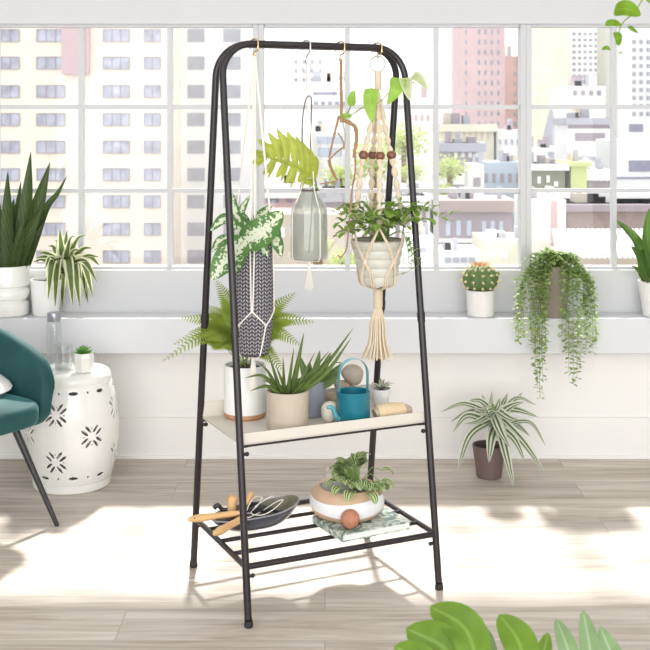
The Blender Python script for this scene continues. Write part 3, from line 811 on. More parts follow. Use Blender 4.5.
for i, a in enumerate(rimA):
    for dd in (-.07, .09):
        mb.tube([top + V((dd * .02, 0, 0)), onpot(a + dd * 1.4, zt, .003)] + [onpot(a + dd * (1.4 - 1.0 * k / 6), zt - (zt - zb) * .60 * k / 6) for k in range(1, 7)], .0021, 7)
    kn[i] = (a + .0, zb + (zt - zb) * .40)
for i in range(4):
    a0 = kn[i][0]; a1 = kn[(i + 1) % 4][0] if i < 3 else kn[0][0] + 2 * pi
    if a1 < a0: a1 += 2 * pi
    if i == 3: a0 = kn[3][0]; a1 = kn[0][0]
    am = (a0 + a1) / 2; z0 = kn[i][1]; zm = zb + (zt - zb) * .27
    for s_, e_ in ((a0, am), (am, a1)):
        za, zc_ = (z0, zm) if s_ == a0 else (zm, z0)
        mb.tube([onpot(s_ + (e_ - s_) * k / 6, za + (zc_ - za) * k / 6) for k in range(7)], .0022, 7)
    mb.tube([onpot(am - .25 * k / 6, zm + (zb - zm) * k / 6) for k in range(7)] + [V((c.x, c.y, zb - .012))], .0022, 7)
for i in range(4): mb.ball(onpot(*kn[i]), .0042, 8, 6)
mk('cord_net', mb, 'cord_white', r)
mb = MB(); mb.tube([V((c.x, c.y, zb - .003)), V((c.x, c.y, zb - .028))], .0065, 10)
for k in range(16):
    a = 2 * pi * k / 16; mb.tube([V((c.x + .004 * cos(a), c.y + .004 * sin(a), zb - .026)), V((c.x + .009 * cos(a), c.y + .009 * sin(a), zb - .06)), V((c.x + .010 * cos(a), c.y + .010 * sin(a), zb - .10 - U(0, .012)))], .002, 5)
mk('tassel', mb, 'cord_white', r)
mb = MB(); Yp = c.y; s0 = V((c.x, c.y, zt - .01)); up = V((0, -1, .4))
def pl(mb, pts, W, prof='ovate', fold=.12, up=up, n=16): mb.path_leaf(curve(pts, n), W, up=up, prof=prof, fold=fold)
pl(mb, [at(240, 243, Yp - .05), at(262, 232, Yp - .075), at(283, 211, Yp - .05)], .088)
pl(mb, [at(247, 240, Yp - .06), at(229, 256, Yp - .09), at(211, 280, Yp - .10)], .080)
pl(mb, [at(243, 244, Yp - .03), at(236, 222, Yp - .03), at(232, 192, Yp - .0)], .042, 'lance')
pl(mb, [at(240, 236, Yp - .02), at(226, 219, Yp - .05), at(210, 231, Yp - .07)], .038)
pl(mb, [at(240, 232, Yp), at(240, 215, Yp - .02), at(250, 195, Yp + .0)], .028, 'lance')
pl(mb, [at(262, 240, Yp - .03), at(275, 240, Yp - .05), at(282, 257, Yp - .07)], .04)
pl(mb, [at(260, 240, Yp - .03), at(272, 228, Yp - .01), at(281, 238, Yp - .02)], .036)
pl(mb, [at(255, 244, Yp - .045), at(262, 247, Yp - .06), at(268, 257, Yp - .064)], .03)
pl(mb, [at(235, 238, Yp - .02), at(221, 240, Yp - .02), at(211, 253, Yp - .03)], .026)
pl(mb, [at(242, 246, Yp - .06), at(238, 262, Yp - .085), at(231, 276, Yp - .09)], .04)
pl(mb, [at(250, 240, Yp + .02), at(260, 218, Yp + .06), at(272, 205, Yp + .09)], .045)
pl(mb, [at(250, 240, Yp + .02), at(240, 218, Yp + .06), at(226, 210, Yp + .09)], .045)
mk('foliage', mb, 'aglaonema', r, auto=0)
mb = MB()
for a in range(5): mb.tube([s0, at(240 + a * 6, 240, Yp - .03)], .003, 6)
mk('stems', mb, 'stem_green', r)

# ------------------------------------------------------------------ bottle with a lacy leaf
Yb = 3.447; c = V(((309 - CX) / F * Yb, Yb, 0)); zb = 1.37 - (259 - HY) * Yb / F; zt = 1.37 - (188 - HY) * Yb / F
r = thing('hanging_bottle_vase', 'frosted smoky glass bottle hanging from a cord, holding one jagged yellow-green leaf', 'vase', V((c.x, c.y, zb)))
o_ = [(0, 0), (.050, 0), (.0545, .005), (.0555, .012), (.0550, .145), (.050, .162), (.035, .183), (.0255, .196), (.0235, .206), (.0235, zt - zb), (.0215, zt - zb), (.0212, .206), (.032, .182), (.047, .160), (.0525, .144), (.0528, .014), (.048, .006), (0, .006)]
mk('bottle', MB().lathe(o_, (c.x, c.y, zb), 56), 'smoked_glass', r)
mb = MB(); ztp = zt - .004
nk = V((c.x, c.y, ztp)); ls = at(309, 96, Yb)
mb.tube(curve([nk + V((-.024, 0, 0)), at(302, 150, Yb), at(302.5, 120, Yb), at(305.5, 101, Yb), ls, at(311.5, 101, Yb), at(311, 125, Yb), at(311, 150, Yb), nk + V((.024, 0, 0))], 48), .0018, 8)
mk('dark_cord', mb, 'cord_dark', r)
mb = MB(); mb.tube(arc(V((c.x, c.y, zt - .006)), .0258, 0, 2 * pi, V((1, 0, 0)), V((0, 1, 0)), 24), .0026, 8)
mk('neck_cord', mb, 'cord_dark', r)
mb = MB(); mb.tube([hk2, V((hk2.x, hk2.y, ls.z + .01)), ls], .0013, 6)
mb.tube(arc(hk2 - V((0, 0, .016)), .016, 0, 2 * pi, V((.8, 0, 0)), V((0, .3, 1)), 20), .0013, 6, closed=False)
mk('wire', mb, 'wire_steel', r)
mb = MB()
for a in (-.95, -2.6, 1.2, 2.6):
    mb.tube([ls - V((0, 0, .004)), V((c.x + .026 * cos(a), c.y + .026 * sin(a), zt)), V((c.x + .038 * cos(a), c.y + .038 * sin(a), zb + .184)), V((c.x + .0572 * cos(a), c.y + .0572 * sin(a), zb + .14)), V((c.x + .0575 * cos(a), c.y + .0575 * sin(a), zb + .01)), V((c.x + .05 * cos(a), c.y + .05 * sin(a), zb - .003)), V((c.x, c.y, zb - .006))], .0016, 6)
mk('white_cord', mb, 'cord_white', r)
mb = MB(); mb.tube([V((c.x, c.y, zb - .001)), V((c.x, c.y, zb - .022))], .005, 8)
for k in range(12):
    a = 2 * pi * k / 12; mb.tube([V((c.x + .003 * cos(a), c.y + .003 * sin(a), zb - .02)), V((c.x + .012 * cos(a), c.y + .012 * sin(a), zb - .083 - U(0, .01)))], .0012, 5)
mk('tassel', mb, 'cord_white', r)
mb = MB(); st = MB(); YL = Yb - .01
rach = curve([at(319, 190, YL), at(311, 181, YL), at(297, 167, YL - .02), at(280, 161, YL - .03), at(262, 157, YL - .03)], 32)
st.tube([V((c.x + .0, c.y, zb + .02)), V((c.x + .012, c.y, zt - .01))] + rach[:8], .0028, 7)
st.tube(rach[6:], [.002 * (1 - .6 * i / (len(rach) - 7)) for i in range(len(rach) - 6)], 6)
ups = [(258, 139, .1), (268, 132, .18), (277, 128, .3), (287, 131, .42), (296, 136, .54), (303, 142, .64), (311, 150, .76)]
dns = [(250, 152, .0), (252, 163, .0), (263, 175, .1), (276, 178, .26), (286, 184, .40), (298, 183, .56), (305, 184, .70)]
for (px, py, t) in ups + dns:
    i = int((1 - t) * (len(rach) - 1) * .95); p0 = rach[i]; tip = at(px, py, YL - .04 + U(-.02, .03)); mid = p0.lerp(tip, .5) + V((.006, 0, .002))
    mb.path_leaf(curve([p0, mid, tip], 10), .0215 if (px, py, t) in ups else .022, up=V((0, -1, .3)), prof='lobe', fold=.15)
    mb.path_leaf(curve([p0 + V((.006, .004, 0)), mid + V((.012, .006, .006)), tip + V((.012, .01, -.014))], 8), .010, up=V((0, -1, .3)), prof='lobe', fold=.15)
mb.path_leaf([rach[k] for k in range(10, 31, 2)], .020, up=V((0, -1, .3)), prof='lance', fold=.1)
mk('leaf_blade', mb, 'lime', r, auto=0); mk('leaf_stalk', st, 'stem_green', r)

# ------------------------------------------------------------------ bare twisted vine
Yv = 3.49
vn = thing('hanging_vine', 'bare brown twisted vine stem hanging from a gold hook with large pale green leaves', 'vine', at(341, 61, Yv))
mb = MB()
def vt(pts, r0, r1, n=30):
    P = curve([at(x, y, Yv + d) for x, y, d in pts], n); L_ = len(P) - 1
    mb.tube(P, [(r0 + (r1 - r0) * i / L_) * (1 + .28 * (i % 7 == 0)) for i in range(L_ + 1)], 8)
mb.tube([hk3, at(341, 61, Yv)], .0015, 6)
vt([(341, 60, 0), (341, 85, 0), (341.5, 104, 0), (341, 120, 0)], .0042, .0042)
vt([(341, 120, 0), (348, 122, -.01), (355, 127, -.01), (356.5, 138, 0), (354.5, 152, 0), (354, 158, 0)], .0058, .0048)
vt([(355, 152, 0), (355, 172, 0), (352, 190, -.01), (351, 205, -.02), (349, 225, -.05), (347.5, 240, -.07), (346, 250, -.08), (341, 257, -.08), (338, 255, -.08)], .003, .002, 40)
vt([(339, 116, 0), (334, 136, 0), (329, 158, 0)], .0034, .0026, 16)
vt([(344, 147, 0), (337, 152, 0), (329, 160, 0)], .0025, .0022, 12)
vt([(329, 160, 0), (331, 168, 0), (337, 180, 0)], .005, .0035, 10)
vt([(320, 184, 0), (328, 183, 0), (337, 181, 0)], .0018, .0022, 10)
vt([(338, 133, 0), (343, 141, 0), (344, 147, 0)], .002, .002, 8)
mk('stem', mb, 'bark', vn)
mb = MB(); mb.tube(curve([at(343, 118, Yv), at(353, 114, Yv - .02), at(362, 108, Yv - .05), at(378, 103, Yv - .06), at(390, 92, Yv - .06), at(404, 86, Yv - .05), at(415, 82, Yv - .04)], 30), .0016, 6)
mb.tube(curve([at(343, 119, Yv), at(348, 112, Yv), at(352, 102, Yv)], 10), .002, 6)
mb.tube(curve([at(342, 119, Yv), at(345, 135, Yv), at(344, 150, Yv)], 10), .0015, 6)
mk('petiole', mb, 'stem_green', vn)
mb = MB()
pl(mb, [at(351, 106, Yv), at(352, 98, Yv - .01), at(354, 90, Yv - .01)], .026, 'ovate', .25)
pl(mb, [at(372, 88, Yv - .05), at(370, 106, Yv - .07), at(373, 124, Yv - .07)], .046, 'heart', .12)
pl(mb, [at(399, 78, Yv - .05), at(396, 90, Yv - .08), at(387, 105, Yv - .08)], .050, 'heart', .12)
pl(mb, [at(341, 120, Yv), at(346, 116, Yv - .01), at(352, 117, Yv - .01)], .02, 'ovate', .2)
mk('leaf', mb, 'lime_vine', vn, auto=0)
mb = MB()
pl(mb, [at(405, 78, Yv - .05), at(407, 88, Yv - .08), at(410, 101, Yv - .08)], .04, 'heart', .2)
pl(mb, [at(412, 76, Yv - .04), at(419, 79, Yv - .06), at(428, 90, Yv - .07)], .036, 'heart', .2)
mk('leaf', mb, 'cream_vine', vn, auto=0)['label'] = 'pale cream variegated leaves'

# ------------------------------------------------------------------ macrame hanger with pot
Ym = 3.55; c = V(((378 - CX) / F * Ym, Ym, 0)); zr = CH - (240 - HY) * Ym / F; zb = CH - (284.5 - HY) * Ym / F
mh = thing('macrame_plant_hanger', 'cream knotted cotton plant hanger with brown wooden beads and a long tassel', 'plant hanger', at(378, 72, Ym))
mk('ring', MB().tube(arc(at(377.5, 64, Ym), .0235, 0, 2 * pi, n=28), .0024, 8), 'wire_dull', mh)
mb = MB(); mb.tube([at(378, 71, Ym), at(378, 73, Ym), at(378, 89, Ym), at(378, 90, Ym)], [.008, .0108, .0108, .008], 14)
kp = [at(378, 90, Ym)]
beads = {'a': (363.5, 155, -.04, 352, 238), 'b': (372.5, 155, .05, 371, 236), 'c': (380, 156, -.03, 379, 236), 'd': (391.5, 155, .0, 400, 238)}
ends = {'a': -pi / 2 - 1.25, 'b': pi / 2 + .25, 'c': -pi / 2 + .0, 'd': -pi / 2 + 1.35}
rt_, rb_ = .080, .054
def mp(ang, z, off=.0035):
    t = (z - zb) / (zr - zb); rr = rb_ + (rt_ - rb_) * max(0, min(1, t)) + off
    return V((c.x + rr * cos(ang), c.y + rr * sin(ang), z))
bd = []
for k, (bx_, by_, dy, ex, ey) in beads.items():
    bp = at(bx_, by_, Ym + dy); rp = mp(ends[k], zr + .045, .0)
    A_ = curve([kp[0], kp[0].lerp(bp, .55) + V((0, 0, -.01)), bp], 60)
    L_ = len(A_) - 1
    mb.tube(A_, [.0034 + .0052 * abs(sin(i / L_ * pi * 5)) * (1 if i / L_ > .12 else .3) for i in range(L_ + 1)], 8)
    B_ = curve([bp, bp.lerp(rp, .5), rp], 60); L_ = len(B_) - 1
    mb.tube(B_, [.0034 + .0062 * abs(sin(i / L_ * pi * 6)) for i in range(L_ + 1)], 8)
    bd.append(bp)
angs = [ends['a'], ends['c'], ends['d'], ends['b'], ends['a'] + 2 * pi]
zk = CH - (260 - HY) * Ym / F
for i in range(4):
    a0, a1 = angs[i], angs[i + 1]
    if a1 < a0: a1 += 2 * pi
    am = (a0 + a1) / 2
    for s_ in (a0, a1):
        for off in (-.035, .035):
            zA = zr + .045
            pts = [mp(s_, zA, .0)] + [mp(s_ + (am - s_) * t + off, zA + (zk - zA) * t, .004) for t in (.5, .7, .85, 1)]
            mb.tube(pts, .0026, 7)
    for off in (-.05, .05):
        for s_ in (-.3, .3):
            pts = [mp(am + off * .5, zk, .004), mp(am + s_ * .8 + off, zk - .035, .004), mp(am + s_ + off, zb + .004, .003), V((c.x + .03 * cos(am + s_), c.y + .03 * sin(am + s_), zb - .008)), V((c.x, c.y, zb - .02))]
            mb.tube(curve(pts, 20), .0026, 7)
    mb.ball(mp(am, zk, .005), (.007, .006, .010), 10, 8)
mk('rope', mb, 'rope_cream', mh)
for p in bd:
    mk('bead', MB().lathe([(.0035, -.0135), (.009, -.012), (.0142, -.006), (.0155, 0), (.0142, .006), (.009, .012), (.0035, .0135)], p, 20), 'bead_wood', mh)
mb = MB(); z1 = zb - .014
mb.tube([V((c.x, c.y, z1 + .002)), V((c.x, c.y, z1 - .004)), V((c.x, c.y, z1 - .058)), V((c.x, c.y, z1 - .062))], [.009, .0125, .0125, .010], 14)
for k in range(13): mb.tube(arc(V((c.x, c.y, z1 - .006 - .004 * k)), .0128, 0, 2 * pi, V((1, 0, 0)), V((0, 1, 0)), 14), .0022, 5)
for k in range(34):
    a = 2.4 * k; q = sqrt((k + .5) / 34); e = .054 * q
    mb.tube(curve([V((c.x + .011 * q * cos(a), c.y + .011 * q * sin(a), z1 - .058)), V((c.x + .024 * q * cos(a), c.y + .024 * q * sin(a), z1 - .10)), V((c.x + .030 * q * cos(a), c.y + .030 * q * sin(a), z1 - .16)), V((c.x + e * cos(a), c.y + e * .8 * sin(a), z1 - .21 - U(0, .008)))], 12), .0032, 6)
mk('tassel', mb, 'rope_cream', mh)
hp_ = thing('ribbed_pot_plant', 'weathered ribbed stoneware pot with trailing jade-like plant in the knotted cotton hanger', 'plant', V((c.x, c.y, zb)))
hh = zr - zb; prof = [(0, 0), (rb_ - .003, 0), (rb_, .004)]
for k in range(1, 40):
    t = k / 40; prof.append((rb_ + (rt_ - rb_) * t + .0034 * abs(sin(t * pi * 5)) ** .6 - .0025, hh * t))
prof += [(rt_ + .001, hh - .003), (rt_, hh), (rt_ - .006, hh), (rt_ - .008, hh - .015), (0, hh - .013)]
mk('pot', MB().lathe(prof, (c.x, c.y, zb), 64), 'pot_sage', hp_)
mk('rim', MB().tube(arc(V((c.x, c.y, zr)), rt_ - .003, 0, 2 * pi, V((1, 0, 0)), V((0, 1, 0)), 48), .0036, 8), 'pot_taupe', hp_)
mk('soil', MB().lathe([(rt_ - .008, -.014), (.03, -.006), (0, -.004)], (c.x, c.y, zr), 24), 'soil', hp_)
lf = MB(); lf2 = MB(); st = MB()
def sprig(ctrl, L_, W, step=.016, start=.25, dest=None, prof='obov', var=.25):
    P = curve(ctrl, 40); st.tube(P, [.0013 * (1 - .5 * i / (len(P) - 1)) for i in range(len(P))], 5)
    acc = 0; sgn = 1
    for i in range(1, len(P)):
        acc += (P[i] - P[i - 1]).length
        if i / len(P) < start: continue
        if acc > step or i == len(P) - 1:
            acc = 0; d = (P[i] - P[i - 1]).normalized(); az = math.atan2(d.y, d.x) + sgn * U(.6, 1.5); sgn = -sgn
            if i == len(P) - 1: az = math.atan2(d.y, d.x)
            m_ = dest or (lf if rnd.random() < .6 else lf2); s_ = U(1 - var, 1 + var)
            m_.blade(P[i], az, U(-.3, .9), L_ * s_, W * s_, U(.4, 1.4), 6, prof, .15)
cc = V((c.x, c.y, zr - .006))
targets = [(336, 213, -.07), (341, 222, -.09), (346, 207, -.03), (352, 203, .0), (357, 213, -.08), (366, 205, -.02), (371, 217, -.09), (379, 203, .02), (386, 211, -.07), (392, 207, -.03), (400, 204, 0), (399, 217, -.09),
           (408, 210, -.05), (413, 216, -.1), (416, 206, -.04), (423, 208, -.05), (424, 218, -.08), (430, 210, -.03), (346, 232, -.1), (364, 225, -.11), (389, 226, -.11), (376, 232, -.11), (405, 226, -.1), (341, 236, -.08)]
for (x, y, d) in targets:
    t = at(x, y, Ym + d * 1.1); m_ = cc.lerp(t, .5) + V((0, 0, .030)); sprig([cc + V((U(-.03, .03), U(-.02, .02), 0)), m_, t], .040, .027, .013, .35)
sprig([cc, at(405, 208, Ym - .06), at(425, 208, Ym - .07), at(440, 217, Ym - .08), at(452, 214, Ym - .08)], .027, .017, .03, .3)
sprig([cc, at(395, 205, Ym - .05), at(412, 203, Ym - .05), at(430, 205, Ym - .06), at(447, 224, Ym - .06)], .022, .010, .024, .3)
sprig([cc, at(400, 232, Ym - .08), at(407, 245, Ym - .09), at(409, 262, Ym - .09)], .028, .017, .013, .4)
sprig([cc, at(402, 232, Ym - .08), at(411, 250, Ym - .09), at(411, 268, Ym - .09), at(402, 275, Ym - .09)], .024, .010, .016, .4)
sprig([cc, at(404, 230, Ym - .07), at(412, 252, Ym - .08), at(419, 262, Ym - .08), at(415, 268, Ym - .08)], .024, .012, .016, .5)
for (x, y) in [(366, 196), (382, 190), (392, 199), (399, 192), (373, 200), (361, 201)]:
    t = at(x, y, Ym + U(-.05, .05)); sprig([cc, cc.lerp(t, .6) + V((U(-.02, .02), 0, 0)), t], .022, .006, .03, .5, prof='lance')
mk('foliage', lf, 'jade', hp_, auto=0); mk('foliage', lf2, 'jade_plain', hp_, auto=0); mk('stems', st, 'stem_green', hp_)

# ------------------------------------------------------------------ plants on the window ledge
SL = .5855
# snake plant
b = V(((8 - CX) / F * 4.665, 4.665, SL)); 
r = thing('potted_snake_plant', 'tall dark snake plant in a white pot of stacked rings on the ledge', 'plant', b)
h_ = CH - (265 - HY) * 4.665 / F - SL
pr = [(0, 0), (.075, 0), (.083, .006), (.085, .03), (.083, .052), (.074, .060), (.074, .066), (.083, .072), (.086, .086), (.083, .103), (.075, .112), (.075, .117), (.0855, .122), (.087, h_ - .004), (.085, h_), (.08, h_), (.078, h_ - .015), (0, h_ - .014)]
mk('pot', MB().lathe(pr, b, 56), 'white_ceramic', r); mk('soil', MB().lathe([(.078, h_ - .015), (0, h_ - .008)], b, 24), 'soil', r)
mb = MB(); zz = b.z + h_ - .01
for (bx0, dy, pts, W) in [(17, -.02, [(27, 205), (31, 151)], .056), (24, .0, [(38, 205), (50, 162)], .058), (27, .02, [(45, 212), (58, 193), (67, 176)], .034), (10, -.04, [(9, 220), (8, 170)], .056), (20, -.05, [(28, 235), (43, 205)], .05),
                         (14, .03, [(19, 215), (21, 181)], .05), (25, -.03, [(36, 240), (45, 221)], .036), (2, .0, [(-1, 220), (-4, 185)], .05), (20, .04, [(33, 222), (40, 196)], .05), (5, .04, [(12, 212), (14, 198)], .05), (-4, -.02, [(-12, 225), (-20, 190)], .05), (18, -.06, [(20, 240), (24, 218)], .04)]:
    p0 = V(((bx0 - CX) / F * 4.665, 4.665 + dy * .7, zz)); P = [p0] + [at(x, y, 4.665 + dy) for x, y in pts]
    mb.path_leaf(curve(P, 16), W * 1.08, up=V((U(-.3, .3), -1, 0)), prof='sword', fold=.22, twist=U(-.5, .5))
mk('foliage', mb, 'snake', r, auto=0)
# dracaena on ledge
b = V(((46 - CX) / F * 4.66, 4.66, SL))
r = thing('potted_dracaena', 'cream-edged arching dracaena in a plain white pot on the ledge', 'plant', b)
pot(r, b, .145, .052, .062, 'white_matte')
mb = MB(); c0 = at(64, 268, 4.64); tr = MB().tube(curve([b + V((0, 0, .13)), b + V((.02, 0, .17)), c0], 12), .007, 8); mk('trunk', tr, 'stem_brown', r)
tips = [(100, 266), (97, 282), (93, 297), (88, 304), (80, 308), (73, 306), (62, 309), (55, 307), (48, 300), (46, 290), (33, 262), (38, 253), (48, 246), (55, 240), (60, 228), (67, 230), (75, 236), (86, 235), (92, 248), (99, 257), (70, 290), (58, 296), (82, 280), (45, 268), (50, 275), (80, 250), (56, 262), (86, 300), (36, 258), (90, 262)]
for i, (x, y) in enumerate(tips):
    dy = -.09 * (.3 + abs(sin(i * 1.7))) if i % 3 else .05
    t = at(x, y, 4.64 + dy); e = (t - c0); hz = V((e.x, e.y, 0)).length
    mid = c0 + V((e.x * .62, e.y * .8, max(e.z, 0) * .75 + (.04 if e.z < 0.02 else .012)))
    mb.path_leaf(curve([c0 + V((0, 0, U(-.03, .01))), mid, t], 12), .038, up=V((e.x * .3, -.9, .7)), prof='lance', fold=.16)
mk('foliage', mb, 'dracaena', r, auto=0)
# cactus
b = V(((480.5 - CX) / F * 4.645, 4.645, SL)); r = thing('potted_cactus', 'round ribbed cactus with orange top in a white speckled pot on the ledge', 'cactus', b)
pot(r, b, .105, .054, .0575, 'white_speckle')
cc = b + V((0, 0, .148)); rib = lambda q: 1 + .10 * abs(cos(math.atan2(q.y, q.x) * 6)) * (1 - abs(q.z)) ** .3
mk('ribbed_body', MB().ball(cc, (.066, .066, .055), 96, 24, fn=rib), 'cactus_green', r, auto=0)
mb = MB(); sp = MB()
for k in range(12):
    a = k * pi / 6
    for e in (-.55, -.1, .35, .75, 1.1):
        g = 1.07; p = cc + V((cos(a) * cos(e) * .069 * g, sin(a) * cos(e) * .069 * g, sin(e) * .056 * g))
        mb.ball(p, .0048, 8, 6)
        for j in range(6):
            d = V((cos(a) * cos(e) + U(-.8, .8), sin(a) * cos(e) + U(-.8, .8), sin(e) + U(-.6, .8))).normalized(); sp.tube([p, p + d * .014], .0006, 3)
mk('areoles', mb, 'cactus_wool', r); mk('spines', sp, 'cactus_wool', r)['kind'] = 'stuff'
mb = MB()
for k in range(90):
    a = U(0, 6.28); d = U(0, .024); p = cc + V((cos(a) * d, sin(a) * d, .050)); mb.tube([p, p + V((cos(a) * d * .6, sin(a) * d * .6, U(.008, .020)))], [.0018, .0006], 4)
for k in range(6):
    a = -1.2 + k * .22; p = cc + V((.062 * cos(.2), -.02 + .01 * k, .03)); 
mk('crown_tuft', mb, 'cactus_flower', r)
pu = MB(); pu.ball(cc + V((.062, -.025, .024)), .012, 12, 8); mk('offset_pup', pu, 'cactus_green', r)
# trailing plant
b = V(((553.5 - CX) / F * 4.635, 4.635, SL)); r = thing('trailing_plant', 'taupe pot on the ledge with small-leaved strands spilling far down the wall', 'plant', b)
h_ = .205; pot(r, b, h_, .052, .068, 'pot_taupe')
lf = MB(); st = MB(); top = b + V((0, 0, h_ - .005))
def vine(P):
    P = curve(P, 46); st.tube(P, .0009, 4); acc = 0; k = 0
    for i in range(1, len(P)):
        acc += (P[i] - P[i - 1]).length
        if acc > .0105:
            acc = 0; d = (P[i] - P[i - 1]).normalized(); a = U(0, 6.28)
            for s_ in (0, pi):
                az = a + s_ + U(-.4, .4); lf.blade(P[i], az, U(-.6, .5), U(.017, .026), U(.013, .018), .8, 3, 'round', .1)
yF = 4.545
ends_ = [(540, 398, -.05), (537, 388, -.04), (543, 380, -.07), (535, 372, -.05), (541, 360, -.02), (546, 350, -.06), (573, 384, -.05), (569, 372, -.04), (577, 378, -.07), (572, 360, -.06), (580, 366, -.03), (566, 350, -.02), (519, 342, -.03), (524, 334, -.05), (516, 322, -.02), (530, 328, -.05), (521, 306, -.03), (593, 352, -.04), (588, 342, -.06), (596, 338, -.03), (584, 330, -.02), (594, 320, -.04), (532, 345, -.04), (586, 352, -.05), (578, 345, -.08), (536, 340, -.08), (562, 335, -.08), (545, 330, -.09), (518, 330, -.02), (591, 310, -.02)]
for j, (x, y, d) in enumerate(ends_):
    yy = 4.555 + d * .9; e = at(x, y, yy); a_x = (x - 553.5) / 36
    rimp = top + V((.064 * max(-1, min(1, a_x * 1.3)), -.05, .004)); ou = V((e.x + U(-.006, .006), yy - .008, top.z - .055)); ou.x = rimp.x + (e.x - rimp.x) * .82
    vine([top + V((0, 0, -.004)), top + V(((rimp.x - top.x) * .6, -.03, .035 + U(0, .03))), rimp + V(((e.x - rimp.x) * .4, -.02, .004)), ou, V((e.x + U(-.004, .004), yy, (ou.z + e.z) / 2)), e])
for j in range(34):
    a = U(0, 6.28); R_ = U(.03, .135); e = top + V((cos(a) * R_, sin(a) * .06 - .03, U(0, .095) - R_ * .25)); vine([top, top + V((cos(a) * R_ * .5, sin(a) * .04, .055)), e])
for x in (529, 524, 536, 541, 518, 588, 592, 583, 577, 531, 586, 545):
    e = at(x, U(285, 318), 4.54 + U(-.04, .03)); vine([top, top.lerp(e, .4) + V((0, 0, .05)), V((e.x, e.y, top.z - .03)), e])
mk('foliage', lf, 'trail', r, auto=0); mk('stems', st, 'stem_green', r)
# right-hand plant
b = V(((658 - CX) / F * 4.645, 4.645, SL)); r = thing('broad_leaf_plant', 'upright broad-leaved green plant in a white tapered pot by the frame edge of the ledge', 'plant', b)
pot(r, b, .142, .06, .079, 'white_matte', seg=48)
mb = MB(); st = MB(); c0 = b + V((-.01, 0, .13))
for pts, W in [([(646, 268), (635, 240), (616, 220)], .045), ([(652, 262), (647, 235), (649, 208)], .06), ([(646, 276), (640, 258), (631, 246)], .05), ([(643, 278), (637, 270), (632, 266)], .02), ([(655, 262), (665, 235), (672, 215)], .055), ([(650, 270), (652, 250), (656, 228)], .05), ([(660, 270), (672, 255), (684, 240)], .05), ([(645, 279), (641, 264), (643, 248)], .045)]:
    P = [c0 + V((U(-.01, .01), U(-.02, .01), 0))] + [at(x, y, 4.63 + U(-.05, .03)) for x, y in pts]
    Q = curve(P, 18); st.tube(Q[:6], .003, 6); mb.path_leaf(Q[3:], W * 1.15, up=V((.3, -1, .35)), prof='ovate', fold=.22)
mk('foliage', mb, 'banana', r, auto=0); mk('stems', st, 'stem_green', r)

# ------------------------------------------------------------------ floor plant
b = V(((489 - CX) / F * 4.44, 4.44, 0)); r = thing('floor_dracaena', 'white-striped dracaena in a plum-brown pot on the floor by the wall', 'plant', b)
pot(r, b, .125, .048, .064, 'pot_plum')
mb = MB(); c0 = at(494, 424, 4.42); mk('trunk', MB().tube([b + V((0, 0, .12)), c0 + V((0, 0, -.02)), at(494, 405, 4.42)], .008, 8), 'stem_green', r)
tips = [((441, 412), (465, 406), .0, .026), ((453, 432), (468, 418), -.06, .034), ((457, 472), (470, 438), -.12, .03), ((489, 463), (491, 442), -.13, .036), ((514, 488), (505, 452), -.16, .036), ((546, 446), (528, 424), -.04, .02), ((538, 417), (515, 412), -.02, .032), ((523, 392), (510, 408), .04, .034),
        ((466, 402), (480, 403), .03, .026), ((545, 474), (524, 446), -.1, .034), ((525, 462), (514, 442), -.14, .032), ((536, 405), (515, 401), .02, .024), ((492, 391), (491, 408), .02, .026), ((482, 394), (486, 408), .03, .028), ((508, 393), (502, 408), .05, .03), ((484, 406), (488, 418), -.06, .03), ((510, 448), (500, 434), -.14, .034), ((474, 408), (484, 414), -.08, .026), ((464, 424), (478, 424), -.1, .024), ((519, 420), (508, 420), -.06, .034), ((524, 402), (512, 408), -.02, .034), ((500, 398), (497, 410), -.03, .026), ((530, 436), (514, 426), .03, .03), ((450, 422), (470, 414), .06, .024)]
for (tx, ty), (mx_, my), dy, W in tips:
    t = at(tx, ty, 4.42 + dy); m_ = at(mx_, my, 4.42 + dy * .6); e = t - c0
    s0 = at(494 + U(-2, 2), 432 - U(0, 26), 4.42)
    mb.path_leaf(curve([s0, m_ + V((0, 0, .008)), t], 14), W * 1.12, up=V((e.x * .6, -.8, .75)), prof='lance', fold=.2)
mk('foliage', mb, 'dracaena_silver', r, auto=0)

